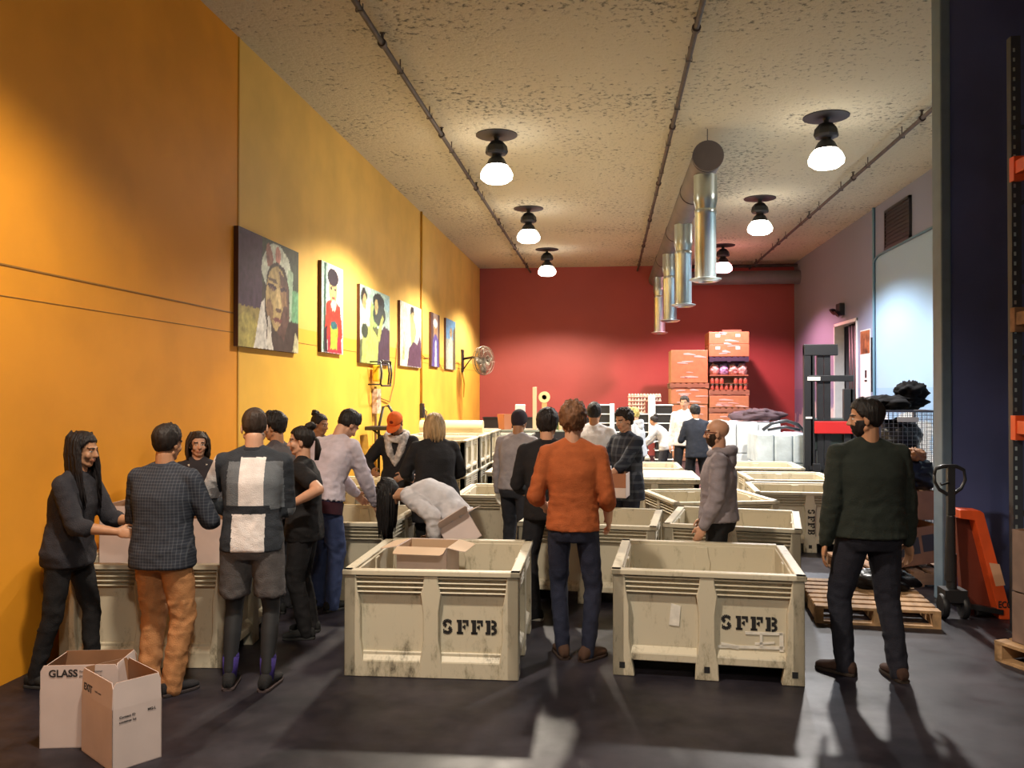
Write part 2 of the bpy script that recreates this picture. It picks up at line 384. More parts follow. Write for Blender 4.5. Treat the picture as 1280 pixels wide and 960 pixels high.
# cross duct and pipe at the back
tag(MB().cyl((1.62, 24.3, 5.05), (XR, 24.3, 5.05), 0.19, n=28).build('cross_duct', M_duct, smooth='auto'), 'grey round duct running across the top of the red wall', 'duct')
tag(MB().cyl((1.6, 24.6, 5.42), (XR, 24.6, 5.42), 0.045, n=12).build('cross_pipe', M_pipe, smooth='auto'), 'thin dark pipe above the duct along the red wall', 'pipe')
# sprinkler pipes
def sprinkler(x, label, z=5.40):
    t = thing('sprinkler_pipe', label, 'pipe', (x, 0, z), 0, 'sprinkler pipes under the ceiling')
    MB().cyl((0, YF, 0), (0, YB, 0), 0.028, n=10).build('pipe_run', M_pipe, t, smooth='auto')
    y = 1.4
    while y < 24.5:
        MB().cyl((0, y, 0), (0, y, ZC - z), 0.008, n=6).box(-0.035, 0.035, y - 0.012, y + 0.012, -0.035, -0.028).box(-0.035, -0.03, y - .012, y + .012, -.035, .04).box(0.03, 0.035, y - .012, y + .012, -.035, .04).build('pipe_hanger', M_pipe, t)
        y += 1.55
    y = 2.2
    while y < 24:
        MB().lathe([(0.045, -0.03), (0.045, 0.03)], n=12, M=Matrix.Rotation(PI / 2, 4, 'X'), c=(0, y, 0)).cyl((0, y, 0), (0, y, 0.11), 0.016, n=8).cyl((0, y, 0.1), (0, y, 0.105), 0.03, n=10).build('sprinkler_head', M_pipe, t)
        y += 3.1
    return t
XSP = [at(660, 333, YB - 0.2).x, at(800, 333, YB - 0.2).x, at(945, 325, YB - 0.6).x]
sprinkler(-2.28, 'dark sprinkler pipe nearest the yellow wall')
sprinkler(0.86, 'dark sprinkler pipe along the middle of the ceiling')
sprinkler(4.05, 'dark sprinkler pipe nearest the blue wall')
# high bay lamps
def glow(name, col, s):
    m = bpy.data.materials.new(name); m.use_nodes = True; n = m.node_tree; n.nodes.remove(n.nodes['Principled BSDF'])
    e = n.nodes.new('ShaderNodeEmission'); e.inputs[0].default_value = (*col, 1); e.inputs[1].default_value = s
    n.links.new(e.outputs[0], n.nodes['Material Output'].inputs[0]); return m
G_white = glow('lamp_glow', (1, 0.9, 0.78), 11); G_red = glow('lamp_glow_red', (1, 0.35, 0.38), 9)
def lamp(x, y, label, col=(1, 0.88, 0.72), g=None, power=1200, tilt=0.0):
    g = g or G_white
    t = thing('ceiling_lamp', label, 'lamp', (x, y, ZC), 0, 'high bay lamps')
    MB().lathe([(0, 0), (0.30, 0), (0.30, -0.012), (0.05, -0.03), (0.035, -0.05), (0.035, -0.1)], n=20).build('mount_shade_plate', M_dark, t, smooth='auto')  # mount plate widened so it shades a dark ring on the ceiling
    MB().lathe([(0.035, -0.08), (0.09, -0.10), (0.15, -0.17), (0.165, -0.25), (0.15, -0.28), (0.07, -0.29), (0.06, -0.33)], n=8).build('ballast_housing', M_dark, t)
    MB().lathe([(0.065, -0.31), (0.11, -0.35), (0.145, -0.42), (0.155, -0.45)], n=20).build('reflector_neck', M_dark, t, smooth='auto')
    MB().lathe([(0.153, -0.445), (0.20, -0.50), (0.232, -0.57), (0.225, -0.63), (0.16, -0.68), (0.0, -0.70)], n=28).build('glass_globe', g, t, smooth=True)
    L = bpy.data.lights.new('lamp_beam', 'SPOT'); L.energy = power; L.color = col; L.spot_size = R(145); L.spot_blend = 0.38; L.shadow_soft_size = 0.14
    o = bpy.data.objects.new('lamp_beam', L); COL.objects.link(o); o.parent = t; o.location = (0, 0, -0.74)
    return t
lamp(-1.58, 12.0, 'lit high bay lamp nearest the camera over the yellow wall side, largest glow')
lamp(-1.58, 16.9, 'lit high bay lamp on the yellow wall side, between the near and far ones')
lamp(-1.56, 21.8, 'lit high bay lamp on the yellow wall side, closest to the red wall')
lamp(2.90, 11.7, 'lit high bay lamp nearest the camera over the blue wall side', col=(0.95, 0.9, 0.85))
lamp(2.87, 16.5, 'lit high bay lamp on the blue wall side, in the middle of its row', col=(0.85, 0.9, 1.0))
lamp(2.87, 21.7, 'high bay lamp glowing pink red beside the steel drop pipes', col=(1, 0.38, 0.46), g=G_red, power=1200)
lamp(-1.58, 3.4, 'lit high bay lamp above the near floor', power=620)
lamp(0.9, -1.4, 'unseen high bay lamp added behind the camera as frontal fill', power=650)  # unseen lamp added to fill the faces turned to the camera

# right wall fittings
t = thing('vent_grille', 'dark square ventilation grille high on the blue wall', 'vent', (XR, 16.22, 4.93))
MB().box(-0.03, 0, -0.66, 0.66, -0.36, 0.36).build('grille_back', M_dark, t)
fb = MB(); fb.box(-0.05, -0.0, -0.68, 0.68, 0.33, 0.38); fb.box(-0.05, 0, -0.68, 0.68, -0.38, -0.33); fb.box(-0.05, 0, -0.68, -0.63, -0.38, 0.38); fb.box(-0.05, 0, 0.63, 0.68, -0.38, 0.38); fb.build('grille_frame', M_black, t)
sl = MB()
for i in range(9): sl.box(-0.045, -0.025, -0.64, 0.64, -0.30 + i * 0.072, -0.285 + i * 0.072)
sl.build('grille_slats', M_black, t)
M_cond = mat('blue_painted_conduit', (0.10, 0.2, 0.26), 0.5)
t = thing('conduit', 'blue painted conduit running up the blue wall and branching forward', 'conduit', (XR - 0.03, 17.6, 0))
MB().cyl((0, 0, 0), (0, 0, ZC - .002), 0.028, n=10).build('vertical_run', M_cond, t, smooth='auto')
MB().tube([(0, 0, 4.40), (0, -0.05, 4.47), (0, -0.25, 4.53), (0, -0.6, 4.54), (0, -9.4, 4.54)], 0.022, 8).build('branch_run', M_cond, t, smooth=True)
t = thing('emergency_light', 'small black emergency light above the doorway on the blue wall', 'lamp', (XR, 19.9, 3.72))
MB().box(-0.12, 0, -0.10, 0.22, -0.14, 0.14).build('housing', M_dark, t, bevel=0.02)
for s in (-0.14, 0.24):
    MB().lathe([(0.02, 0), (0.06, -0.03), (0.09, -0.10), (0.0, -0.10)], n=16, M=Matrix.Rotation(R(50) * 1, 4, 'Y'), c=(-0.12, s, 0.02 if s > 0 else -0.06)).build('lamp_head', M_black, t, smooth='auto')
# poster + paper on the blue wall
t = thing('wall_poster', 'tall white notice with a dark photo at its top beside the doorway', 'poster', (XR - 0.012, 18.25, 2.42))
MB().box(0, 0.01, -0.34, 0.34, -0.72, 0.72).build('paper_sheet', M_white, t)
MB().box(-0.004, 0, -0.32, 0.32, 0.22, 0.70).build('printed_photo', mat('photo_brown', (0.25, 0.08, 0.03), 0.4, var=0.9, vscale=5), t)
MB().box(-0.004, 0, -0.1, 0.02, -0.28, -0.12).box(-0.004, 0, -0.12, 0.04, -0.36, -0.32).build('printed_mark', M_dark, t)
tag(MB().box(XR - 0.03, XR, 17.78, 17.82, 1.85, 2.95).build('cable_cover', M_dark), 'black vertical strip beside the white wall notice', 'strip')
tag(MB().box(XR - 0.06, XR, 18.50, 18.68, 1.42, 1.68).build('switch_box', M_white, bevel=0.01), 'white switch box at the doorway edge', 'switch')
# left wall fittings
MW = M_yellowdk
t = thing('wall_conduit', 'yellow painted conduit rising to the ceiling behind the framed pictures', 'conduit', (XL + 0.025, 16.95, 0))
MB().cyl((0, 0, 1.35), (0, 0, ZC - .002), 0.022, n=8).build('pipe_run', MW, t, smooth=True)
MB().box(-0.02, 0.05, -0.07, 0.07, 1.32, 1.62).build('outlet_box', M_black, t, bevel=0.01)
MB().tube([(0.04, 0, 1.5), (0.09, 0.1, 1.45), (0.08, 0.02, 1.25), (0.1, -0.1, 1.35), (0.06, 0, 1.55)], 0.012, 6).build('plug_cord', M_black, t, smooth=True)
# wall fan
t = thing('wall_fan', 'round black caged fan on a bracket near the red wall', 'fan', (XL, 21.9, 2.66))
MB().box(0, 0.04, -0.12, 0.12, -0.3, 0.3).build('wall_plate', M_black, t, bevel=0.008)
MB().tube([(0.02, 0, 0.05), (0.3, -0.05, 0.1), (0.52, -0.12, 0.0)], 0.03, 8).tube([(0.02, 0, -0.25), (0.2, -0.03, 0.0), (0.3, -0.05, 0.1)], 0.015, 8).build('bracket_arm', M_black, t, smooth=True)
RF = Matrix.Rotation(R(62), 4, 'Z') @ Matrix.Rotation(PI / 2, 4, 'X')
fc = V((0.62, -0.30, 0.0))
cg = MB()
for rr, zz in ((0.37, 0), (0.35, 0.09), (0.35, -0.09), (0.24, 0.12), (0.24, -0.12), (0.12, 0.13), (0.12, -0.13)):
    cg.tube([fc + RF @ V((rr * math.cos(a), rr * math.sin(a), zz)) for a in [2 * PI * i / 28 for i in range(29)]], 0.006 if rr < 0.36 else 0.012, 5)
for i in range(48):
    a = 2 * PI * i / 48
    cg.tube([fc + RF @ V((r_ * math.cos(a), r_ * math.sin(a), z_)) for r_, z_ in ((0.05, 0.13), (0.24, 0.12), (0.35, 0.08), (0.37, 0), (0.35, -0.08), (0.24, -0.12), (0.05, -0.13))], 0.0035, 4)
M_cage = mat('fan_cage_grey', (0.22, 0.19, 0.15), 0.4, 0.5)
cg.build('fan_cage', M_cage, t, smooth=True)
for k in range(4):
    bl = MB(); a0 = k * PI / 2
    vs = []
    for i in range(7):
        r_ = 0.06 + 0.27 * i / 6
        wd = 0.25 + 0.45 * math.sin(PI * (i + 1) / 8)
        for sgn in (-1, 1):
            a = a0 + sgn * wd * 0.5; vs.append(fc + RF @ V((r_ * math.cos(a), r_ * math.sin(a), sgn * 0.035)))
    fs = [(2 * i, 2 * i + 1, 2 * i + 3, 2 * i + 2) for i in range(6)]
    ob = bl.add(vs, fs).build('fan_blade', M_cage, t, smooth=True); so = ob.modifiers.new('s', 'SOLIDIFY'); so.thickness = 0.006
MB().lathe([(0, -0.16), (0.07, -0.15), (0.08, 0.0), (0.05, 0.06), (0, 0.07)], n=16, M=RF, c=fc).build('motor', M_black, t, smooth='auto')
MB().tube([(0.03, 0, -0.28), (0.06, 0.02, -0.6), (0.04, 0.05, -0.95)], [0.03, 0.02, 0.008], 6).build('hanging_cord', MW, t, smooth=True)
# cables between pictures
for pts, lab in (([(.02, 13.8, 1.75), (.03, 14.4, 1.68), (.02, 14.75, 2.0), (.02, 14.98, 2.75)], 'thin cable looping up from the work light to the picture of people in white'),
                 ([(.02, 16.95, 2.62), (.02, 17.3, 2.56), (.02, 17.7, 2.58)], 'short cable between the conduit and the slim dark blue picture'),
                 ([(.02, 18.75, 2.52), (.02, 19.1, 2.38), (.02, 19.4, 2.34)], 'short cable between the two slimmest pictures'),
                 ([(.02, 20.72, 2.55), (.02, 21.2, 2.60), (.02, 21.6, 2.55)], 'short cable from the last picture to the wall fan')):
    tag(MB().tube([(XL + a, b_, c_) for a, b_, c_ in pts], .009, 6).build('power_cable', M_joint, smooth=True), lab, 'cable')
# work light
t = thing('work_light', 'yellow work light in a black tubular cage on the yellow wall', 'lamp', (XL + 0.12, 13.4, 2.15))
M_wy = mat('work_light_yellow', (0.75, 0.45, 0.02), 0.35)
MB().box(-0.07, 0.03, -0.16, 0.08, -0.13, 0.13).build('lamp_body', M_wy, t, bevel=0.015)
MB().box(0.03, 0.045, -0.13, 0.05, -0.10, 0.10).build('lamp_glass', mat('dull_glass', (0.5, 0.42, 0.2), 0.15), t)
fm = MB()
for z in (-0.2, 0.2): fm.tube([(0.1, -0.3, z * 0.8), (0.11, -0.26, z), (0.11, 0.28, z), (0.1, 0.32, z * 0.8)], 0.016, 6)
for y in (-0.3, 0.32, 0.18): fm.tube([(0.1, y, -0.18), (0.12, y, 0), (0.1, y, 0.18)], 0.016, 6)
fm.tube([(0.1, -0.3, 0.18), (-0.1, -0.3, 0.18)], 0.014, 6).tube([(0.1, -0.3, -0.18), (-0.1, -0.3, -0.18)], 0.014, 6).tube([(0.1, 0.32, 0.18), (-0.1, 0.32, 0.18)], 0.014, 6)
fm.build('tube_frame', M_black, t, smooth=True)
t = thing('pole_stand', 'brown post with a cable box rising to the caged work light', 'stand', (XL + 0.06, 13.4, 0))
M_brown = mat('rusty_brown', (0.16, 0.08, 0.03), 0.7, var=0.4)
MB().cyl((0, 0, 0), (0, 0, 1.94), 0.02, n=8).build('post', M_brown, t, smooth='auto')
MB().box(-0.05, 0.05, -0.12, 0.12, 0.5, 1.0).build('cable_box', MW, t, bevel=0.01)
MB().box(-0.05, 0.03, -0.02, 0.22, 1.5, 1.90).build('hanging_leaflets', mat('leaflet_paper', (0.6, 0.42, 0.3), 0.6, var=0.6, vscale=14), t)
# folded black metal frame behind the cap wearer
t = thing('folding_trolley', 'folded black metal trolley frame leaning by the yellow wall', 'trolley', (-3.50, 12.9, 0))
MB().tube([(-0.05, 0, 0), (-0.05, 0, 1.3), (0.02, 0, 1.62), (0.1, 0, 1.64), (0.16, 0, 1.55), (0.22, 0, 1.30)], 0.022, 8).build('handle_tube', M_black, t, smooth=True)
MB().box(-0.22, 0.26, -0.2, 0.2, 1.26, 1.32).build('platform', M_black, t, bevel=0.01)
MB().tube([(-0.2, 0.1, 1.28), (0.1, 0.1, 1.05), (0.2, 0.1, 0.6), (0.22, 0.1, 0.02)], 0.018, 8).tube([(0.22, -0.1, 1.28), (0.2, -0.1, 0.9), (-0.15, -0.1, 0.03)], 0.018, 8).build('folding_legs', M_black, t, smooth=True)

# ------------------------------------------------------------------ pictures
def art_material():
    m = bpy.data.materials.new('canvas_print'); m.use_nodes = True; nt = m.node_tree; b = nt.nodes['Principled BSDF']
    a = nt.nodes.new('ShaderNodeVertexColor'); a.layer_name = 'Col'; nt.links.new(a.outputs[0], b.inputs['Base Color']); b.inputs['Roughness'].default_value = 0.45
    return m
M_art = art_material(); M_frame = mat('canvas_edge_brown', (0.10, 0.035, 0.015), 0.6)
def inpoly(x, y, P):
    c = False; j = len(P) - 1
    for i in range(len(P)):
        if (P[i][1] > y) != (P[j][1] > y) and x < (P[j][0] - P[i][0]) * (y - P[i][1]) / (P[j][1] - P[i][1]) + P[i][0]: c = not c
        j = i
    return c
def picture(y0, y1, z0, z1, shapes, bg, label, seed, nx=70):
    t = thing('wall_picture', label, 'picture', (XL, (y0 + y1) / 2, (z0 + z1) / 2), 0, 'unframed photo canvases on the yellow wall')
    W, H = y1 - y0, z1 - z0
    MB().box(0.0, 0.05, -W / 2, W / 2, -H / 2, H / 2).build('canvas_frame', M_frame, t)
    ny = int(nx * H / W) if W > .5 else int(nx * 2.2); nx2 = nx
    vs = []; cols = []
    for j in range(ny + 1):
        for i in range(nx2 + 1):
            u, v = i / nx2, j / ny
            vs.append((0.051, -W / 2 + W * u, -H / 2 + H * v))
            nn = noise.noise(V((u * 9 + seed, v * 9 * H / W, 0))); n2 = noise.noise(V((u * 24, v * 24 * H / W, seed)))
            n3 = noise.noise(V((u * 60, v * 60 * H / W, seed + 3))); uu, vv = u + nn * 0.020 + n3 * .007, v + n2 * 0.014 + n3 * .007
            c = bg(uu, vv) if callable(bg) else bg
            for s in shapes:
                if s[0] == 'e':
                    _, cx, cy, rx, ry, ang, colr = s
                    dx, dy = uu - cx, vv - cy; ca, sa = math.cos(ang), math.sin(ang)
                    if ((dx * ca + dy * sa) / rx) ** 2 + ((-dx * sa + dy * ca) / ry) ** 2 < 1: c = colr
                else:
                    if inpoly(uu, vv, s[1]): c = s[2]
            k = 1 + 0.45 * n2 + 0.25 * nn + .3 * n3
            cols.append((max(0, c[0] * k), max(0, c[1] * k), max(0, c[2] * k), 1))
    fs = [(j * (nx2 + 1) + i, j * (nx2 + 1) + i + 1, (j + 1) * (nx2 + 1) + i + 1, (j + 1) * (nx2 + 1) + i) for j in range(ny) for i in range(nx2)]
    o = MB().add(vs, fs).build('printed_canvas', M_art, t)
    a = o.data.color_attributes.new('Col', 'FLOAT_COLOR', 'POINT')
    a.data.foreach_set('color', [x for c in cols for x in c])
    return t
dk = (0.035, 0.022, 0.035); grn = (0.09, 0.2, 0.09)
def bg1(u, v):
    if u < 0.35: return (0.06, 0.035, 0.07) if v > 0.35 else (0.32, 0.26, 0.08)
    return (0.05, 0.07, 0.05) if v > 0.6 else (0.12, 0.3, 0.16) if u > 0.82 and v > 0.3 else (0.04, 0.035, 0.03)
skin_hi, skin_mid, skin_lo = (0.40, 0.30, 0.13), (0.24, 0.15, 0.08), (0.10, 0.06, 0.05)
picture(8.28, 9.97, 2.32, 3.55, [
    ('p', [(0, 0), (0, .25), (.12, .32), (.3, .2), (.35, 0)], (0.42, 0.36, 0.10)),
    ('p', [(.38, 0), (.4, .2), (.5, .28), (.95, .15), (.95, 0)], (0.05, 0.04, 0.035)),
    ('e', .60, .74, .25, .24, 0, (0.55, 0.60, 0.50)), ('e', .47, .86, .06, .11, .2, (0.28, 0.13, 0.10)), ('e', .62, .88, .05, .09, 0, (0.45, 0.2, .15)),
    ('p', [(.80, .8), (.90, .78), (.86, .3), (.78, .3)], (0.30, 0.42, 0.30)),
    ('e', .62, .52, .21, .30, .05, (0.04, 0.035, 0.03)),
    ('e', .61, .48, .19, .30, .05, skin_hi), ('p', [(.62, .76), (.80, .66), (.82, .3), (.72, .1), (.60, .18), (.72, .42)], skin_lo),
    ('p', [(.64, .62), (.76, .60), (.78, .44), (.68, .40)], skin_mid),
    ('e', .52, .585, .075, .022, -.1, dk), ('e', .52, .56, .05, .015, 0, (.16, .10, .07)), ('e', .72, .585, .06, .022, .1, dk), ('e', .53, .64, .08, .016, -.15, (.1, .07, .05)),
    ('p', [(.60, .58), (.66, .58), (.69, .40), (.58, .39)], (0.50, 0.38, 0.18)), ('e', .635, .375, .055, .02, 0, skin_lo),
    ('e', .61, .285, .085, .020, -.05, (0.15, 0.05, 0.05)), ('e', .60, .25, .06, .02, 0, (0.42, .30, .16)), ('e', .48, .36, .05, .10, .2, skin_mid),
    ('p', [(.34, .42), (.40, .45), (.44, .0), (.22, .0)], (0.62, 0.60, 0.55)), ('p', [(.44, .3), (.47, .3), (.55, 0), (.44, 0)], (0.55, 0.52, 0.45)),
    ('p', [(.88, 0), (1, 0), (1, .12), (.93, .2)], (0.5, 0.48, 0.3))], bg1,
    'largest picture, close portrait of a person in a white headscarf on dark ground', 1, 110)
picture(10.81, 11.72, 2.38, 3.59, [
    ('p', [(.0, 0), (0, 1), (.3, 1), (.25, 0)], (0.35, 0.5, 0.45)), ('p', [(.08, 0), (.12, 1), (.2, 1), (.16, 0)], (0.03, 0.08, 0.06)),
    ('p', [(.2, .55), (.45, .62), (.85, .55), (.98, .2), (.8, .14), (.15, .14)], (0.62, 0.045, 0.03)),
    ('p', [(.25, .0), (.95, .0), (.9, .2), (.3, .2)], (0.35, 0.03, 0.05)), ('p', [(.4, .05), (.7, .05), (.75, .3), (.4, .32)], (0.35, 0.5, 0.05)), ('e', .57, .32, .16, .045, 0, (0.03, 0.12, 0.14)),
    ('e', .52, .72, .20, .15, 0, (0.50, 0.36, 0.16)), ('e', .52, .86, .25, .10, 0, (0.025, 0.02, 0.03)), ('e', .44, .73, .04, .015, 0, dk), ('e', .62, .73, .04, .015, 0, dk), ('e', .53, .63, .07, .014, 0, (0.3, 0.05, 0.04)),
    ('p', [(.40, .56), (.55, .62), (.70, .56), (.6, .48), (.48, .48)], (0.6, 0.5, 0.4)), ('p', [(.1, .25), (.25, .3), (.25, 0), (.15, 0)], (0.03, 0.02, 0.03))], (0.80, 0.72, 0.70),
    'narrow picture of a dark haired child in a red shirt', 2, 60)
picture(12.55, 14.32, 2.30, 3.50, [
    ('p', [(0, .5), (.2, .8), (.3, .5), (.2, .3), (0, .3)], (0.55, 0.6, 0.5)), ('e', .12, .85, .09, .12, 0, (0.03, .03, .03)), ('e', .14, .80, .06, .10, 0, (.38, .26, .12)),
    ('p', [(.05, 0), (.1, .45), (.35, .5), (.6, .35), (.55, 0)], (0.45, 0.55, 0.14)), ('p', [(.3, .5), (.35, .85), (.5, .7), (.55, .5)], (0.30, 0.48, 0.15)), ('e', .15, .42, .1, .1, 0, (.04, .06, .04)),
    ('e', .60, .85, .20, .12, 0, (0.03, 0.04, 0.045)), ('e', .62, .68, .22, .15, 0, (0.05, 0.07, .07)), ('e', .52, .78, .06, .1, 0, (.42, .34, .15)),
    ('p', [(.55, 0), (.62, .4), (.8, .55), (1, .5), (1, 0)], (0.06, 0.04, 0.07)), ('p', [(.55, .4), (.72, .7), (.78, .65), (.62, .3)], (0.4, 0.45, 0.14)), ('e', .9, .86, .1, .1, 0, (0.3, 0.5, 0.55))], lambda u, v: (0.35, 0.5, 0.45) if v > .5 else (0.1, 0.12, 0.06),
    'picture of a family group in green clothes above the work light', 3, 80)
picture(15.07, 16.8, 2.33, 3.52, [
    ('p', [(0, 0), (0, .8), (.3, .95), (.35, .4), (.45, 0)], (0.6, 0.62, 0.5)), ('e', .55, .88, .1, .1, 0, (.03, .03, .03)), ('p', [(.42, .85), (.62, .8), (.75, .6), (.6, .3), (.5, .35)], (0.38, 0.5, 0.2)),
    ('e', .56, .80, .07, .09, 0, (.42, .3, .15)), ('p', [(.32, 0), (.4, .3), (.62, .42), (.8, .38), (.95, .55), (1, .4), (1, 0)], (0.09, 0.05, 0.09)), ('e', .85, .75, .1, .12, 0, (.65, .68, .6)), ('p', [(.08, .1), (.15, .4), (.2, .1)], (0.4, .45, .2))], (0.72, 0.74, 0.62),
    'picture of people in white and grey, beside the ceiling conduit', 4, 80)
picture(17.78, 18.7, 2.40, 3.56, [
    ('p', [(.1, 0), (.2, .5), (.5, .65), (.85, .5), (.9, 0)], (0.10, 0.08, 0.30)), ('p', [(.4, 0), (.45, .5), (.6, .5), (.65, 0)], (0.6, .6, .6)), ('e', .5, .72, .22, .12, 0, (0.35, 0.2, 0.1)), ('e', .5, .82, .26, .08, 0, (0.6, .6, .62))], lambda u, v: (0.08, .05, .05) if u < .25 or u > .8 else (0.3, .22, .18),
    'slim picture of one figure in dark blue, second from the fan', 5, 40)
picture(19.46, 20.68, 2.39, 3.58, [
    ('p', [(.2, 0), (.25, .5), (.5, .68), (.7, .5), (.7, 0)], (0.62, 0.60, 0.45)), ('e', .5, .74, .14, .09, 0, (0.4, 0.28, 0.15)), ('p', [(.72, 0), (.72, .8), (1, .9), (1, 0)], (.12, .1, .05))], lambda u, v: (0.15, .35, .6) if v > .6 else (0.35, .4, .35),
    'picture with a pale blue sky, nearest to the fan', 6, 40)
# ================================================================== BINS
def bin_material():
    m = mat('cream_plastic', (0.50, 0.46, 0.32), 0.45, spec=0.4); nt = m.node_tree; b = nt.nodes['Principled BSDF']
    tc = nt.nodes.new('ShaderNodeTexCoord'); oi = nt.nodes.new('ShaderNodeObjectInfo')
    ad = nt.nodes.new('ShaderNodeVectorMath'); ad.operation = 'ADD'; nt.links.new(tc.outputs['Object'], ad.inputs[0])
    sc2 = nt.nodes.new('ShaderNodeMath'); sc2.operation = 'MULTIPLY'; sc2.inputs[1].default_value = 40; nt.links.new(oi.outputs['Random'], sc2.inputs[0]); nt.links.new(sc2.outputs[0], ad.inputs[1])
    mp = nt.nodes.new('ShaderNodeMapping'); mp.inputs['Scale'].default_value = (3, 3, 1.2); nt.links.new(ad.outputs[0], mp.inputs[0])
    n = nt.nodes.new('ShaderNodeTexNoise'); n.inputs['Scale'].default_value = 3.5; n.inputs['Detail'].default_value = 10; n.inputs['Roughness'].default_value = 0.75; nt.links.new(mp.outputs[0], n.inputs['Vector'])
    sp = nt.nodes.new('ShaderNodeSeparateXYZ'); nt.links.new(tc.outputs['Object'], sp.inputs[0])
    z = nt.nodes.new('ShaderNodeMapRange'); z.inputs[1].default_value = 0.0; z.inputs[2].default_value = 0.28; z.inputs[3].default_value = 0.09; z.inputs[4].default_value = 0.0; nt.links.new(sp.outputs['Z'], z.inputs[0])
    s = nt.nodes.new('ShaderNodeMath'); s.operation = 'ADD'; nt.links.new(n.outputs['Fac'], s.inputs[0]); nt.links.new(z.outputs[0], s.inputs[1])
    cr = nt.nodes.new('ShaderNodeValToRGB'); cr.color_ramp.elements[0].position = 0.55; cr.color_ramp.elements[0].color = (0.56, 0.50, 0.375, 1)
    cr.color_ramp.elements[1].position = 0.74; cr.color_ramp.elements[1].color = (0.10, 0.085, 0.06, 1)
    e = cr.color_ramp.elements.new(0.62); e.color = (0.45, 0.40, 0.29, 1)
    nt.links.new(s.outputs[0], cr.inputs[0]); nt.links.new(cr.outputs[0], b.inputs['Base Color'])
    return m
M_bin = bin_material(); M_ink = mat('stencil_ink', (0.012, 0.01, 0.01), 0.6)
M_label = mat('paper_label', (0.72, 0.68, 0.6), 0.6, var=0.12, vscale=20)
BH = 0.694; BX, BY = 1.14, 1.20
def bin_mesh():
    b = MB(); hx, hy = BX / 2, BY / 2; wt = 0.045
    # floor tray and thin walls
    b.box(-hx + .03, hx - .03, -hy + .03, hy - .03, 0.13, 0.16)
    b.box(-hx + wt, hx - wt, -hy + wt, -hy + wt + .02, 0.13, BH - .02); b.box(-hx + wt, hx - wt, hy - wt - .02, hy - wt, 0.13, BH - .02)
    b.box(-hx + wt, -hx + wt + .02, -hy + wt, hy - wt, 0.13, BH - .02); b.box(hx - wt - .02, hx - wt, -hy + wt, hy - wt, 0.13, BH - .02)
    for side in range(4):
        M = Matrix.Rotation(side * PI / 2, 4, 'Z')
        L, D = (BX, hy) if side % 2 == 0 else (BY, hx)   # face length, distance to the face (face is at -y in local)
        h = L / 2; fork = side % 2 == 1
        z0 = 0.0
        # corner posts (each side draws its own left one, wrapping the corner)
        for sg in (-1, 1):
            x0 = sg * h
            poly = [(x0, 0), (x0, BH - .03), (x0 - sg * .075, BH - .03), (x0 - sg * .085, .56), (x0 - sg * .105, .45), (x0 - sg * .105, .24), (x0 - sg * .14, .0)]
            b.prism(poly, 'y', -D, -D + 0.075, M=M)
        poly = [(-.075, 0), (-.07, .12), (-.05, .24), (-.05, .42), (-.066, .54), (-.05, .6), (-.045, BH - .03), (.045, BH - .03), (.05, .6), (.066, .54), (.05, .42), (.05, .24), (.07, .12), (.075, 0)]
        b.prism(poly, 'y', -D, -D + 0.075, M=M)
        # ribs
        for k in range(4):
            zz = 0.545 + k * 0.031
            b.box(-h + .07, h - .07, -D + .004, -D + .06, zz, zz + .010, M=M)
        # bottom rail
        if fork:
            for x0, x1 in ((-h + .1, -.06), (.06, h - .1)): b.prism([(-D + .003, .105), (-D + .003, .155), (-D + .045, .195), (-D + .075, .195), (-D + .075, .105)], 'x', x0, x1, M=M)
        else:
            b.prism([(-D + .002, 0), (-D + .002, .105), (-D + .045, .155), (-D + .075, .155), (-D + .075, 0)], 'x', -h + .09, h - .09, M=M)
        # rim
        b.prism([(-D - .012, BH - .035), (-D - .012, BH), (-D + .055, BH), (-D + .055, BH - .035)], 'x', -h - .012, h + .012, M=M)
    return b
bin_me = bin_mesh().mesh('bin_shell', M_bin)
hole_mb = MB()
hole_mb.box(-.018, .018, -.0015, .001, -.02, .02)
hole_me = hole_mb.mesh('drain_recess', M_dark)
def stroke(b, pts, w):
    for i in range(len(pts) - 1):
        p, q = V((*pts[i], 0)), V((*pts[i + 1], 0)); b.beam(p, q, w, 0.002, up=V((0, 0, 1)))
def stencil(txt, H):
    b = MB(); x = 0; w = .0
    def rect(x0, x1, y0, y1): b.box(x + x0 * H, x + x1 * H, y0 * H, y1 * H, 0, 0.0015)
    for c in txt:
        if c == 'F':
            rect(.08, .36, .0, 1); rect(0, .46, 0, .16); rect(0, .08, .82, 1); rect(.41, .84, .80, 1); rect(.68, .84, .58, .80); rect(.41, .60, .42, .58); rect(.52, .62, .34, .66)
        elif c == 'B':
            rect(.08, .36, 0, 1); rect(0, .08, .82, 1); rect(0, .08, 0, .18)
            for cy, r in ((.74, .19), (.26, .20)):
                pts = [(x + (.50 + r * math.cos(a) * 1.1) * H, (cy + r * math.sin(a)) * H) for a in [R(88 - i * 176 / 8) for i in range(9)]]
                stroke(b, [(x + .42 * H, (cy + r) * H)] + pts + [(x + .42 * H, (cy - r) * H)], .20 * H)
        elif c == 'S':
            a1 = [(x + (.36 + .24 * math.cos(a)) * H, (.73 + .20 * math.sin(a)) * H) for a in [R(20 + i * 230 / 9) for i in range(10)]]
            a2 = [(x + (.36 + .24 * math.cos(a)) * H, (.27 + .20 * math.sin(a)) * H) for a in [R(70 - i * 230 / 9) for i in range(10)]]
            stroke(b, a1, .24 * H); stroke(b, a2, .24 * H); rect(.56, .64, .66, .96); rect(.06, .14, .04, .34)
        x += H * 1.02
    return b, x
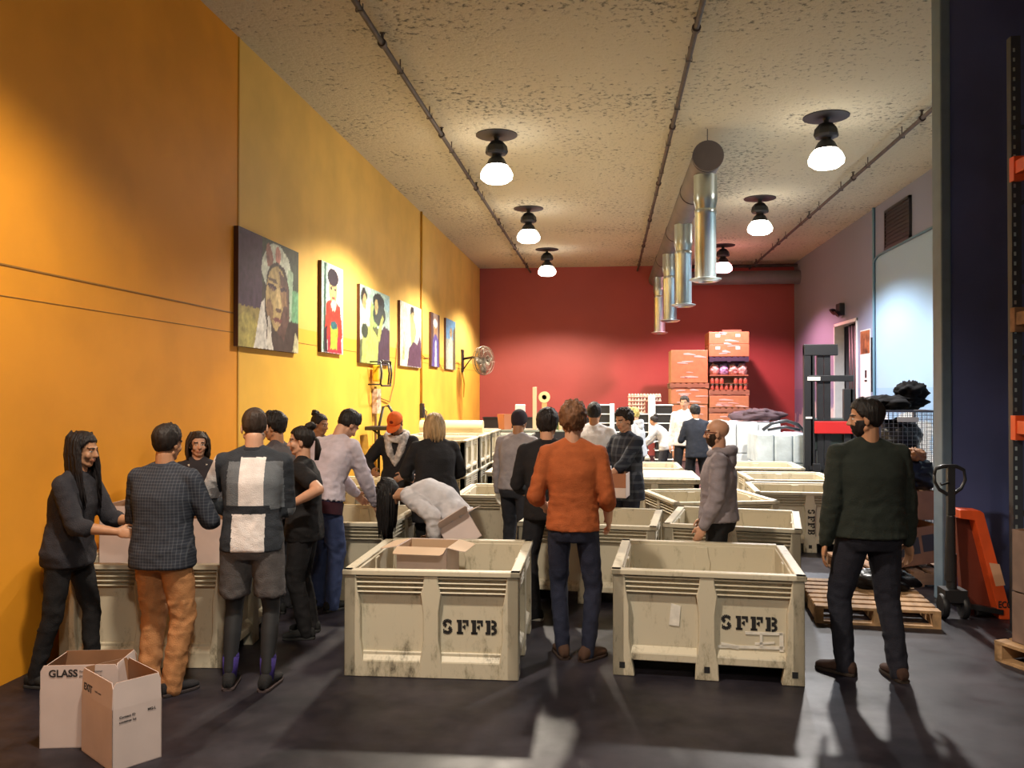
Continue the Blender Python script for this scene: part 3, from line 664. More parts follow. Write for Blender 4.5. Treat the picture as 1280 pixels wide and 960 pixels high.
def put_stencil(parent, face, x, z, H, txt='SFFB', rot=0):
    """face: side index 0..3; x,z: start on that face"""
    b, wd = stencil(txt, H); D = (BY if face % 2 == 0 else BX) / 2
    M = Matrix.Rotation(face * PI / 2, 4, 'Z')
    T = Matrix(((1, 0, 0, x), (0, 0, -1, -D + (.043 if rot == 0 else -.001)), (0, 1, 0, z), (0, 0, 0, 1)))
    if rot: T = T @ Matrix.Rotation(rot, 4, 'Z')
    b.v = [tuple(M @ (T @ V(p))) for p in b.v]
    return b.build('stencil_letters', M_ink, parent)
def make_bin(loc, rz, label, letters=None):
    o = bpy.data.objects.new('storage_bin', None); COL.objects.link(o); o.location = loc; o.rotation_euler = (0, 0, rz)
    tag(o, label, 'bin', 'cream plastic storage bins')
    s = bpy.data.objects.new('bin_shell', bin_me); COL.objects.link(s); s.parent = o
    m = s.modifiers.new('b', 'BEVEL'); m.width = .005; m.segments = 1; m.limit_method = 'ANGLE'
    if letters:
        for sd_ in (1, 3):
            for x_ in (-BY / 2 + .06, 0, BY / 2 - .06):
                q = bpy.data.objects.new('drain_recess', hole_me); COL.objects.link(q); q.parent = o
                q.matrix_local = Matrix.Rotation(sd_ * PI / 2, 4, 'Z') @ Matrix.Translation((x_, -BX / 2, .07))
        for a in letters: put_stencil(o, *a)
    return o
H90 = PI / 2
def bb(xc, yf, rz, label, depth=None, letters=None):
    """bin whose front face sits at depth yf and centre at xc"""
    d = (BY if abs(math.cos(rz)) > .7 else BX) / 2
    return make_bin((xc, yf + d, 0), rz, label, letters)
def corner(x, y, rz, L, D):
    u = V((math.cos(R(rz)), math.sin(R(rz)), 0)); n = V((-u.y, u.x, 0)); return V((x, y, 0)) + u * L / 2 + n * D / 2
binA = make_bin(corner(-1.71, 5.385, 1.2, BX, BY), R(1.2), 'nearest bin with an open white carton standing inside it', letters=[(0, .07, .28, .092)])
# bin B: 90 deg turn -> camera side is face 3 (rot -90 in local) => rz=+90
binB = make_bin(corner(0.03, 5.60, -4.5, BY, BX), H90 - R(4.5), 'nearest empty bin with a paper tag and torn label, on three feet', letters=[(3, .09, .325, .090)])
lb = MB(); Mf = Matrix.Rotation(3 * H90, 4, 'Z'); D = BX / 2
lb.prism([(-.24, .335), (-.175, .33), (-.165, .46), (-.225, .475)], 'y', -D + .038, -D + .043, M=Mf)
lb.build('paper_tag', M_label, binB)
lb = MB()
for poly in ([(.07, .205), (.48, .215), (.48, .235), (.07, .222)], [(.24, .30), (.47, .305), (.47, .322), (.24, .318)], [(.45, .2), (.475, .2), (.475, .32), (.45, .32)], [(.33, .215), (.35, .215), (.345, .31), (.33, .31)], [(.3, .235), (.42, .25), (.42, .262), (.3, .25)], [(.09, .215), (.2, .2), (.2, .225), (.09, .24)]):
    lb.prism(poly, 'y', -D + .038, -D + .043, M=Mf)
lb.build('torn_label', M_label, binB)
lb = MB(); lb.prism([(-.38, .57), (-.30, .57), (-.30, .0), (-.38, .0)][:0] or [(.10, .23), (.13, .23), (.115, .30)], 'y', -BY / 2 + .038, -BY / 2 + .042); 
make_bin(corner(-.79, 7.50, -6, BY, BX), H90 - R(6), 'empty bin directly behind the orange sweater wearer', letters=[])
make_bin(corner(.49, 7.58, -11, BX, BY), R(-11), 'bin directly behind the bald person')
make_bin(corner(-3.04, 7.31, 0, BX, BY), 0, 'bin under the long hair of the bending person', letters=[(0, -.42, .3, .088), (0, .33, .27, .088)])
make_bin((-3.15, 10.75, 0), 0, 'bin by the yellow wall behind the orange cap wearer')
make_bin((-3.155, 5.98, 0), R(5.5), 'shadowed bin holding white cartons, ringed by the people beside the orange wall', letters=[])
make_bin(corner(-1.71, 9.42, 0, BX, BY), 0, 'bin in front of the grey shirted person in a dark beanie')
make_bin(corner(1.71, 10.12, -3, BY, BX), H90 - R(3), 'bin lettered sideways on its centre post, beside the green sweater wearer', letters=[(3, -.025, .50, .075, 'SFFB', -H90)])
make_bin(corner(.70, 9.02, 14, BX, BY), R(14), 'bin set askew behind the bald person')
make_bin((0.60, 11.75, 0), 0, 'closed bin with a pale lid behind the askew bin')
make_bin((0.55, 13.65, 0), 0, 'bin one row behind the lidded bin, middle of the floor')
make_bin((0.15, 15.6, 0), 0, 'low far bin just in front of the black crates')
make_bin((2.45, 12.1, 0), 0, 'bin just behind the sideways lettered bin')
make_bin((2.42, 13.95, 0), R(-2), 'wide vented bin in front of the white wrapped goods')
LID = MB().box(-.6, .6, -.63, .63, .694, .72); LIDm = M_bin
def lid_on(x, y, rz, label):
    t = tag(MB().box(-.60, .60, -.63, .63, 0, .028).box(-.52, .52, -.55, .55, .028, .04).build('bin_lid', M_bin, bevel=.006), label, 'lid'); t.location = (x, y, BH + .001); t.rotation_euler = (0, 0, rz)
lid_on(0.60, 11.75, 0, 'flat cream lid closing the bin behind the askew one')
lid_on(-1.13, 12.5, 0, 'flat cream lid on a bin left of the grey shirted person')
lid_on(-1.28, 14.2, 0, 'flat cream lid on the farther bin left of the grey shirted person')
make_bin((-1.13, 12.5, 0), 0, 'lidded bin just beyond the hand of the grey shirted person')
make_bin((-1.28, 14.2, 0), 0, 'second lidded bin beyond the hand of the grey shirted person')
# doubled bins along the yellow wall seen from their long ribbed sides
k = 0
for y in (11.5, 12.75, 14.0, 15.25):
    for lv in (0, 1):
        if lv and y > 14.5: continue
        o = bb(-2.50 if y > 11.6 else -2.52, y, 0, ['lower', 'upper'][lv] + ' bin of the ' + ['first', 'second', 'third', 'fourth'][k] + ' stack along the yellow wall')
        o.location.z = lv * (BH + .002) * .62 if False else lv * (BH + .002)
        if lv: o.scale = (1, 1, .70)
    k += 1
# roll lying on top of the bin stacks
tag(MB().cyl((-3.0, 13.4, 1.30), (-1.98, 13.4, 1.30), .10, n=18).build('plastic_roll', mat('cream_roll', (0.72, 0.62, 0.36), .5), smooth='auto'), 'long cream roll lying across the bin stacks near the yellow wall', 'roll')

# ================================================================== CARTONS
M_cw = mat('white_carton', (0.62, 0.50, 0.46), 0.65, var=0.05, vscale=6); M_cb = mat('brown_carton', (0.30, 0.15, 0.075), 0.75, var=0.12, vscale=5)
M_print = mat('carton_print', (0.03, 0.025, 0.025), 0.6)
def carton(loc, rz, W, D, H, flaps, label, group=None, texts=(), out=M_cw, inn=M_cb, tilt=(0, 0), fl=.128):
    """flaps: dict side-> angle from vertical outward (deg); sides f(-y) b(+y) l(-x) r(+x)"""
    t = thing('cardboard_box', label, 'box', loc, rz, group); t.rotation_euler = (R(tilt[0]), R(tilt[1]), rz)
    b = MB(); th = .004; hx, hy = W / 2, D / 2
    def panel(x0, x1, y0, y1, z0, z1, nrm):
        b.box(x0, x1, y0, y1, z0, z1, 0)
    # outer skins material 0, inner skins material 1
    b.box(-hx, hx, -hy, -hy + th, 0, H, 0); b.box(-hx, hx, hy - th, hy, 0, H, 0); b.box(-hx, -hx + th, -hy, hy, 0, H, 0); b.box(hx - th, hx, -hy, hy, 0, H, 0); b.box(-hx, hx, -hy, hy, 0, th, 0)
    i = th + .0008
    b.box(-hx + th, hx - th, -hy + th, -hy + i, th, H - .001, 1); b.box(-hx + th, hx - th, hy - i, hy - th, th, H - .001, 1); b.box(-hx + th, -hx + i, -hy + th, hy - th, th, H - .001, 1); b.box(hx - i, hx - th, -hy + th, hy - th, th, H - .001, 1); b.box(-hx + th, hx - th, -hy + th, hy - th, th, i, 1)
    b.build('box_body', [out, inn], t)
    for s, a in flaps.items():
        L = fl; ln = W if s in 'fb' else D
        fb = MB(); c = .014
        poly = [(-ln / 2 + .004, 0), (ln / 2 - .004, 0), (ln / 2 - .004, L - c * 2), (ln / 2 - c - .006, L), (-ln / 2 + c + .006, L), (-ln / 2 + .004, L - c * 2)]
        fb.prism(poly, 'y', 0, th, 0); fb.prism([(x, z + .001) for x, z in poly], 'y', th, th + .0008, 1)
        rot = {'f': 0, 'r': H90, 'b': PI, 'l': -H90}[s]; dist = hy if s in 'fb' else hx
        M = Matrix.Rotation(rot, 4, 'Z') @ Matrix.Translation((0, -dist, H)) @ Matrix.Rotation(R(a), 4, 'X')
        fb.v = [tuple(M @ V(p)) for p in fb.v]
        fb.build('box_flap', [out, inn], t)
    for (s, txt, x, z, size, bold, flap) in texts:
        tb = text_mb(txt, size, .0008, bold, 'LEFT')
        dist = hy if s in 'fb' else hx
        place_text(tb, (x, -dist - .0015, z), (1, 0, 0), (0, 0, 1))
        rot = {'f': 0, 'r': H90, 'b': PI, 'l': -H90}[s]
        if flap:
            M = Matrix.Rotation(rot, 4, 'Z') @ Matrix.Translation((0, -dist, H)) @ Matrix.Rotation(R(flaps[s]), 4, 'X') @ Matrix.Translation((0, dist, -H))
        else: M = Matrix.Rotation(rot, 4, 'Z')
        tb.v = [tuple(M @ V(p)) for p in tb.v]
        tb.build('printed_words', M_print, t)
    return t
# front cartons
p1 = ground(47, 942); p2 = ground(202, 946); pc_ = ground(140, 966); pl = ground(106, 938)
rz1 = math.atan2(.045, .24)
u = V((math.cos(rz1), math.sin(rz1), 0)); n = V((-u.y, u.x, 0))
c1 = p1 + u * .18 + n * .195
carton(c1, rz1, .40, .27, .30, {'f': 0, 'b': -3, 'l': -12, 'r': -6}, 'white carton marked GLASS, standing behind and left of its twin on the floor', 'white cartons on the near floor',
       [('f', 'GLASS', -.155, .385, .052, .0016, True), ('f', 'Recyclable container', -.0, .395, .014, 0, True), ('f', 'glass only no liquids', -.0, .372, .014, 0, True)])
ang = math.atan2((p2 - pc_).y, (p2 - pc_).x); u = V((math.cos(ang), math.sin(ang), 0)); n = V((-u.y, u.x, 0))
Wd = (p2 - pc_).length
c2 = pc_ + u * Wd / 2 + n * .19
carton(c2, ang, Wd, .38, .30, {'f': -2, 'b': -2, 'l': -2, 'r': -4}, 'open white carton turned cornerwise, nearest thing to the camera on the floor', 'white cartons on the near floor',
       [('f', 'Content ID', -.09, .255, .017, .0004, False), ('f', 'container lot', -.09, .232, .016, .0004, False), ('f', 'MG-L', .05, .26, .018, .0006, False), ('l', 'EXIT', -.16, .34, .05, .0016, True), ('l', 'bottle return', -.02, .345, .014, 0, True)])
# carton in bin A on another carton
q = at(520, 680, 6.15)
carton((-1.30, 6.08, .162), R(-6), .36, .34, .26, {}, 'lower white carton inside the nearest bin, under the open one', 'white cartons in the bins')
carton((-1.30, 6.08, .424), R(-4), .37, .35, .325, {'f': 104, 'b': 112, 'l': 100, 'r': 102}, 'open white carton with brown inside standing in the nearest bin', 'white cartons in the bins', fl=.13, inn=mat('tan_carton', (.50, .34, .21), .7))
carton((-1.16, 6.84, .60), R(28), .28, .20, .22, {'f': 62, 'r': 95, 'l': 20}, 'tilted white carton held by the bending person', None, tilt=(-14, -28), fl=.12, inn=mat('tan_carton', (.50, .34, .21), .7))
# cartons in the shadowed bin
carton((-3.40, 6.0, .162), 0, .42, .36, .40, {}, 'carton deep in the shadowed bin, under the one behind the woman in black', 'white cartons in the bins')
carton((-3.42, 5.9, .564), R(3), .42, .36, .47, {}, 'grey white carton rising from the shadowed bin beside the long haired woman', 'white cartons in the bins')
carton((-2.92, 6.0, .162), 0, .42, .36, .40, {}, 'carton deep in the shadowed bin, between the checked shirt and the jacket', 'white cartons in the bins')
carton((-2.90, 5.95, .564), R(-3), .42, .36, .38, {}, 'grey white carton rising from the shadowed bin beside the checked shirt', 'white cartons in the bins')
# held carton
held = carton((0.02, 8.62, .80), R(-10), .36, .26, .24, {'f': 165}, 'half white half brown carton held in gloved hands by the plaid shirt wearer', None, out=M_cw, inn=M_cb, fl=.0)
hb = MB().box(-.181, .181, -.1325, -.131, .10, .24).build('brown_panel', mat('carton_rust', (0.36, 0.14, 0.07), .7), held)
# ================================================================== PALLETS
M_wood = mat('pallet_wood', (0.42, 0.25, 0.12), 0.75, var=0.35, vscale=4, bump=0.3, bscale=12, stretch=(0.4, 3, 3))
M_woodd = mat('old_pallet_wood', (0.24, 0.13, 0.07), 0.8, var=0.3, vscale=5, stretch=(0.4, 3, 3))
def pallet_mb(W=1.15, D=1.05, H=.14):
    b = MB()
    for i in range(3):
        y = -D / 2 + .03 + i * (D - .06) / 2; b.box(-W / 2, W / 2, y - .03, y + .03, .02, H - .02)
    for i in range(7):
        x = -W / 2 + .05 + i * (W - .1) / 6; b.box(x - .048, x + .048, -D / 2, D / 2, H - .02, H)
    for i in range(3):
        x = -W / 2 + .05 + i * (W - .1) / 2; b.box(x - .048, x + .048, -D / 2, D / 2, 0, .02)
    return b
def pallet(loc, rz, label, m=None, W=1.15, D=1.05, name='wooden_pallet'):
    m = m or M_wood
    t = thing(name, label, 'pallet', loc, rz, 'wooden pallets')
    H = .14
    for i in range(3):
        y = -D / 2 + .03 + i * (D - .06) / 2; MB().box(-W / 2, W / 2, y - .03, y + .03, .02, H - .02).build('stringer', m, t)
    for i in range(7):
        x = -W / 2 + .05 + i * (W - .1) / 6; MB().box(x - .052, x + .052, -D / 2, D / 2, H - .02, H).build('deck_board', m, t)
    for i in range(3):
        x = -W / 2 + .05 + i * (W - .1) / 2; MB().box(x - .048, x + .048, -D / 2, D / 2, 0, .02).build('bottom_board', m, t)
    return t
pallet((2.16, 7.52, 0), H90 - R(5), 'bare wooden pallet on the floor behind the green sweater wearer', W=1.05, D=.93)
pallet((2.90, 8.95, 0), R(4), 'second wooden pallet behind the bare one, carrying brown cartons', M_woodd, W=1.1, D=1.0)
pallet((3.22, 6.02, 0), R(24), 'pallet under the wrapped cartons of the tall rack', M_wood, W=.9, D=.8)
# black bag on the pallet
def lump(name, loc, r, seed, mtl, label, cat, amp=.25, fr=3.0, squash=1, n=40, group=None):
    b = MB().sphere((0, 0, 0), r, n, n * 2 // 3)
    out = []
    for p in b.v:
        v = V(p); d = v.normalized() if v.length else v
        k = 1 + amp * noise.noise(d * fr + V((seed, 0, 0))) + amp * .4 * noise.noise(d * fr * 3 + V((seed, 5, 0)))
        v = v * k; v.z = max(v.z, -r[2] * .72); out.append(tuple(v))
    b.v = out; o = b.build(name, mtl, smooth=True, loc=(loc[0], loc[1], loc[2] + r[2] * .72))
    return tag(o, label, cat, group)
M_bag = mat('black_plastic', (0.008, 0.008, 0.010), 0.38, spec=.3, bump=0.6, bscale=12)
lump('plastic_bag', (2.38, 7.72, .141), (.24, .16, .10), 1, M_bag, 'crumpled black bag lying on the bare pallet', 'bag', .4, 2.6)
# brown printed cartons behind
M_cbd = mat('printed_carton', (0.22, 0.10, 0.05), .7, var=.1)
t = carton((2.95, 8.80, .175), R(8), .5, .4, .36, {}, 'brown carton with dark printed windows standing on the rear pallet', 'brown cartons on the rear pallet', out=M_cbd, tilt=(0, -8))
M_pd = mat('dark_print', (0.035, 0.03, 0.03), .6)
MB().box(-.2, -.08, -.203, -.201, .10, .26).box(-.05, .04, -.203, -.201, .11, .27).box(.07, .19, -.203, -.201, .12, .28).build('printed_window', M_pd, t)
carton((2.95, 8.9, .60), R(5), .46, .4, .28, {}, 'upper brown carton on the rear pallet, under the black bags', 'brown cartons on the rear pallet', out=M_cbd)
lump('plastic_bag', (2.97, 8.9, .882), (.26, .2, .2), 4, M_bag, 'bulging black bag on top of the brown cartons', 'bag', .45, 2.4)
lump('rag_bundle', (3.0, 8.8, 1.17), (.12, .1, .07), 9, mat('orange_rag', (.25, .1, .03), .7), 'small orange brown rag on the bulging black bag', 'rag', .4, 3)
# ================================================================== PALLET JACK
M_or = mat('orange_paint', (0.80, 0.10, 0.02), .4, var=.12, vscale=5)
pj = thing('pallet_jack', 'orange and black hand pallet jack by the indigo wall', 'pallet jack', (2.79, 7.33, 0)); pj.scale = (.72, .9, 1)
hz = 1.19
lp = [(-.17, 0, hz - .02), (-.155, 0, hz + .03), (-.07, 0, hz + .05), (.07, 0, hz + .05), (.15, 0, hz + .02), (.165, 0, hz - .06), (.12, 0, hz - .13), (.03, 0, hz - .18), (-.03, 0, hz - .18), (-.12, 0, hz - .14), (-.165, 0, hz - .08), (-.17, 0, hz - .02)]
MB().tube(lp, .017, 8).build('handle_loop', M_black, pj, smooth=True)
MB().box(-.035, .045, -.03, .03, hz - .35, hz + .045).cyl((.005, 0, hz - .35), (.005, .02, .30), .045, .06, n=14).build('drawbar', M_black, pj, bevel=.006)
MB().tube([(-.03, -.04, hz - .08), (-.12, -.05, hz - .1), (-.13, -.05, hz - .08)], .008, 6).build('release_lever', M_black, pj, smooth=True)
MB().cyl((.02, .02, .12), (.02, .02, .52), .055, n=18).cyl((.02, .02, .5), (.02, .02, .75), .028, n=14).box(-.1, .14, -.09, .1, .14, .24).build('pump_unit', M_dark, pj, smooth='auto')
for x in (-.09, .13): MB().lathe([(0, -.035), (.09, -.035), (.1, -.02), (.1, .02), (.09, .035), (0, .035)], n=24, M=Matrix.Rotation(H90, 4, 'Y'), c=(x, -.02, .1)).build('steer_wheel', M_dark, pj, smooth='auto')
# orange fork frame: stood on end, seen along its face
fk = MB(); P = [(.10, .815), (.10, .885), (.32, .88), (.355, .86), (.66, .0), (.52, .0), (.26, .80)]
fk.prism(P, 'y', -.02, .18)
fk.build('fork_frame', M_or, pj, bevel=.006)
MB().prism([(.405, .46), (.515, .45), (.575, .28), (.475, .27)], 'y', -.023, -.019).build('warning_label', mat('pale_orange_label', (.75, .42, .25), .5), pj)
place_text(tb := text_mb('ECO', .075, .001, .002), (.575, -.0235, .12), (1, 0, .0), (0, 0, 1)).build('printed_words', M_print, pj)
MB().prism([(.12, .80), (.26, .80), (.52, 0), (.20, 0)], 'y', .12, .20).build('back_plate', mat('dark_orange_steel', (.16, .03, .015), .5), pj)
MB().cyl((.3, .05, .05), (.45, .05, .05), .04, n=16).build('load_roller', M_dark, pj, smooth='auto')
MB().beam((.03, 0, .12), (.55, 0, .06), .06, .04).build('linkage', M_dark, pj)
# ================================================================== RACK
M_rackpost = mat('rack_post', (0.05, 0.055, 0.07), .5, .3)
rk = thing('pallet_rack', 'tall pallet rack with orange beams in front of the indigo wall', 'rack', (3.13, 6.92, 0))
for x in (0, 1.05):
    for y in (0, -2.6):
        b = MB(); b.box(x - .035, x + .035, y - .004, y + .004, 0, 4.6); b.box(x - .035, x - .031, y, y + .07, 0, 4.6); b.box(x + .031, x + .035, y, y + .07, 0, 4.6); b.box(x - .06, x + .06, y - .03, y + .1, 0, .008)
        b.build('rack_post', M_rackpost, rk)
        h = MB(); z = .2
        while z < 4.5: h.box(x - .022, x - .006, y - .0055, y - .0035, z, z + .03); z += .075
        h.build('post_slots', M_steel, rk)['kind'] = 'stuff'
for y in (.03, -2.57):
    for z in range(7): MB().beam((.03, y, .3 + z * .6), (1.03, y, .9 + z * .6 if z % 2 else .3 + z * .6), .03, .03).build('side_brace', M_rackpost, rk)
for z, mm_ in ((3.52, M_or), (2.36, M_woodd), (1.53, M_or)):
    for x in (0, 1.05): MB().box(x - .03, x + .03, -2.55, -.02, z, z + .10).box(x - .04, x + .04, -.05, .03, z - .05, z + .14).build('load_beam', mm_, rk, bevel=.005)
for z, lab in ((3.622, 'wooden pallet high up on the tall rack'), (2.462, 'wooden pallet at middle height of the tall rack'), (1.632, 'wooden pallet on the lowest rack beam')):
    pallet((3.66, 6.15, z), 0, lab, M_woodd, W=1.12)
M_ct = mat('dull_carton', (0.20, 0.13, 0.10), .75, var=.15)
carton((3.12, 6.05, .142), R(20), .60, .5, .34, {}, 'lower dull carton on the pallet below the tall rack', 'cartons below the tall rack', out=M_ct)
carton((3.12, 6.06, .485), R(18), .58, .5, .42, {}, 'upper dull carton on the pallet below the tall rack', 'cartons below the tall rack', out=M_ct)
tag(MB().tube([(2.90, 5.86, .905), (2.82, 5.84, .93), (2.76, 5.83, .88), (2.73, 5.83, .80)], .006, 6).build('wrap_tail', M_white, smooth=True), 'loose white strap end sticking out from the carton below the rack', 'strap')
# ================================================================== FORKLIFT
fl = thing('forklift', 'black forklift with a tall mast in front of the doorway', 'forklift', (3.22, 14.2, 0))
for x in (0, .62):
    MB().box(x - .07, x + .07, -.05, .05, 0.05, 2.60 if x == 0 else 1.9).box(x + .03, x + .10, -.05, -.02, .05, 2.6 if x == 0 else 1.9).build('mast_rail', M_dark, fl, bevel=.006)
for x, zt in ((.19, 2.5), (.30, 2.5)): MB().box(x - .05, x + .05, -.02, .04, .3, zt).build('inner_rail', M_black, fl)
MB().box(-.07, .46, -.06, .06, 2.44, 2.62).build('mast_crossbar', M_dark, fl, bevel=.01)
MB().box(.0, .70, -.06, .04, 2.02, 2.12).build('mast_crossbar', M_dark, fl, bevel=.01)
MB().box(-.02, .18, -.066, -.06, 2.035, 2.095).build('white_sticker', M_white, fl)
MB().box(-.05, .05, -.066, -.06, 1.42, 1.45).build('white_sticker', M_white, fl)
MB().box(.06, .68, .0, .5, .9, 1.42).build('battery_box', mat('dark_green_steel', (.02, .03, .025), .5), fl, bevel=.02)
MB().box(.08, .70, -.10, -.07, 1.18, 1.38).build('red_panel', mat('red_plate', (.5, .02, .02), .4), fl, bevel=.01)
MB().box(.32, 1.15, .1, 1.4, .15, .95).box(.35, 1.1, 1.0, 1.4, .95, 1.25).build('chassis', M_dark, fl, bevel=.04)
for x in (.28, 1.18):
    for y in (.35, 1.15): MB().lathe([(0, -.07), (.17, -.07), (.2, -.04), (.2, .04), (.17, .07), (0, .07)], n=24, M=Matrix.Rotation(H90, 4, 'Y'), c=(x, y, .2)).build('wheel', M_dark, fl, smooth='auto')
for x in (.05, .45): MB().box(x, x + .12, -1.0, -.06, .04, .09).box(x, x + .12, -.12, -.06, .04, .7).build('lift_fork', M_black, fl, bevel=.008)
MB().box(.0, .62, -.10, -.06, .3, .36).box(0, .62, -.10, -.06, .6, .66).build('carriage', M_black, fl)
# ================================================================== WIRE CAGE
wc = thing('wire_cage', 'dark wire mesh cage full of black bags behind the green sweater wearer', 'cage', (3.66, 11.4, 0))
M_wire = mat('wire_grey', (0.16, 0.16, 0.17), .4, .6)
fmb = MB()
for x in (-.32, .40):
    for y in (-.45, .45): fmb.box(x - .015, x + .015, y - .015, y + .015, 0, 1.62)
for z in (.1, .85, 1.61):
    for y in (-.45, .45): fmb.box(-.32, .40, y - .012, y + .012, z - .012, z + .012)
    for x in (-.32, .4): fmb.box(x - .012, x + .012, -.45, .45, z - .012, z + .012)
fmb.build('cage_frame', M_wire, wc)
mm = MB()
for y in (-.45, .45):
    for i in range(1, 13): x = -.32 + i * .72 / 13; mm.box(x - .0025, x + .0025, y - .0025, y + .0025, .1, 1.61)
    for i in range(1, 30): z = .1 + i * 1.51 / 30; mm.box(-.32, .40, y - .0025, y + .0025, z - .0025, z + .0025)
for x in (-.32, .40):
    for i in range(1, 15): y = -.45 + i * .9 / 15; mm.box(x - .0025, x + .0025, y - .0025, y + .0025, .1, 1.61)
    for i in range(1, 30): z = .1 + i * 1.51 / 30; mm.box(x - .0025, x + .0025, -.45, .45, z - .0025, z + .0025)
mm.build('cage_mesh', M_wire, wc)
MB().box(-.32, .4, -.45, .45, .06, .1).build('cage_floor', M_black, wc)
for i, (z, s) in enumerate(((.102, .4), (.58, .38), (1.06, .34))):
    lump('plastic_bag', (3.70, 11.4, z), (.27, .36, .26), 20 + i, M_bag, ['bottom black bag inside the wire cage', 'middle black bag inside the wire cage', 'top black bag inside the wire cage'][i], 'bag', .25, 2.4, group='black bags in the wire cage')
tag(MB().box(3.55, 3.80, 10.94, 10.948, 1.48, 1.54).build('cage_sign', M_white), 'small white tag on the front of the wire cage', 'tag')
lump('jacket_pile', (3.62, 11.4, 1.625), (.38, .4, .10), 31, mat('black_jacket', (.006, .006, .007), .9, spec=.1, bump=.5, bscale=10), 'black jackets heaped on top of the wire cage', 'clothes', .5, 3)
lump('plastic_bag', (3.85, 11.35, 1.76), (.2, .2, .13), 35, mat('black_cloth', (.006, .006, .007), .9, spec=.1), 'rounded black bag crowning the heap on the wire cage', 'bag', .3, 3)
# ================================================================== WRAPPED GOODS
def film():
    m = mat('stretch_film', (0.75, 0.78, 0.80), 0.25, var=.12, vscale=3, bump=.8, bscale=7, spec=.7); return m
M_film = film(); M_film2 = mat('pale_blue_film', (0.50, 0.58, 0.62), .25, var=.15, vscale=4, bump=.8, bscale=7, spec=.7)
def wrapped(loc, W, D, H, label, m, seed=0):
    t = thing('wrapped_goods', label, 'wrapped goods', loc, 0, 'white goods wrapped in film')
    nx = 3
    for i in range(nx):
        for j, (z0, z1) in enumerate(((0.142, H * .55), (H * .55, H - .03 * random.random()))):
            x0 = -W / 2 + W * i / nx
            MB().box(x0 + .004, x0 + W / nx - .004, -D / 2, D / 2, z0, z1 - .004).build('wrapped_bale', m, t, bevel=.03)
    return t
pallet((2.56, 16.6, 0), 0, 'pallet under the larger white wrapped goods', W=1.25, D=1.0)
wrapped((2.56, 16.6, 0), 1.2, 1.1, 1.30, 'tall block of white wrapped goods behind the bald person', M_film)
pallet((2.96, 15.3, 0), 0, 'pallet under the pale blue wrapped goods', W=.9, D=.9)
wrapped((2.96, 15.3, 0), .92, .95, 1.15, 'lower block of pale blue wrapped goods beside the forklift', M_film2)
lump('coat_pile', (2.85, 16.65, 1.31), (.5, .35, .12), 41, mat('dark_red_coat', (.035, .012, .015), .8), 'dark coats heaped on the white wrapped goods', 'clothes', .4, 3)
tag(MB().tube([(2.7, 15.3, 1.18), (2.85, 15.3, 1.30), (3.1, 15.3, 1.35), (3.3, 15.3, 1.28), (3.46, 15.3, 1.10), (3.50, 15.3, .7)], .03, 8).tube([(2.8, 15.4, 1.18), (3.1, 15.35, 1.24), (3.35, 15.35, 1.18)], .025, 8).build('black_hose', M_black, smooth=True), 'thick black hose draped over the pale blue wrapped goods', 'hose')
# ================================================================== STACKS AT THE RED WALL
M_co = mat('orange_carton', (0.40, 0.205, 0.085), .5, var=.1); M_cf = mat('film_glint', (0.75, 0.50, 0.42), .2, spec=.8)
def streaks(W, D, z0, z1, seed):  # pale slivers paint the light glinting on the wrap's creases
    b = MB(); rnd = random.Random(seed)
    for i in range(7):
        x = -W / 2 + W * (.12 + .55 * rnd.random()); z = z0 + (z1 - z0) * (.08 + .84 * rnd.random()); l = W * (.15 + .22 * rnd.random()); h = .012 + .03 * rnd.random(); s = (rnd.random() - .5) * .2
        b.prism([(x, z), (x + l, z + s * l), (x + l, z + s * l + h * .6), (x + l * .4, z + h * 1.4), (x, z + h)], 'y', -D / 2 - .006, -D / 2 - .002)
    return b
def load(loc, W, D, H, label, m, seed, labels=False, split=None):
    t = thing('carton_load', label, 'boxes', loc, 0, 'wrapped carton loads by the red wall')
    zs = split or [0, H]
    for z0, z1 in zip(zs, zs[1:]): MB().box(-W / 2, W / 2, -D / 2, D / 2, z0, z1 - .006).build('carton_layer', m, t, bevel=.012)
    streaks(W, D, 0, H, seed).build('crease_glint', M_cf, t)
    if labels:
        for x in (-W * .28, W * .22):
            for z0, z1 in zip(zs, zs[1:]): MB().box(x - .06, x + .06, -D / 2 - .004, -D / 2 - .001, (z0 + z1) / 2 + .02, (z0 + z1) / 2 + .10).build('paper_label', M_label, t)
    return t
X1, X2, YS = 2.15, 3.18, 23.4
P1 = 'wooden pallets'
zz = 0
pallet((X1, YS, 0), 0, 'floor pallet of the shorter carton stack by the red wall', M_woodd, W=1.0, D=1.0)
load((X1, YS, .142), .95, .95, .86, 'bottom carton load of the shorter stack', M_co, 1)
load((X1, YS, 1.004), .95, .95, .52, 'second carton load of the shorter stack', M_co, 2)
load((X1, YS, 1.526), .97, .97, .42, 'third carton load of the shorter stack, below its upper pallet', M_co, 3)
pallet((X1, YS, 1.95), 0, 'upper pallet of the shorter carton stack', M_woodd, W=1.02, D=1.0)
load((X1, YS, 2.094), .96, .96, .88, 'topmost tall wrapped carton load of the shorter stack', M_co, 4)
pallet((X2, YS, 0), 0, 'floor pallet of the taller carton stack', M_woodd, W=1.05, D=1.0)
load((X2, YS, .142), 1.02, 1.0, .58, 'bottom carton load of the taller stack', M_co, 5)
pallet((X2, YS, .726), 0, 'second pallet from the floor in the taller carton stack', M_woodd, W=1.05, D=1.0)
load((X2, YS, .870), 1.04, 1.0, .42, 'low wrapped carton load behind the bald head', M_co, 6)
pallet((X2, YS, 1.294), 0, 'third pallet from the floor in the taller carton stack', M_woodd, W=1.05, D=1.0)
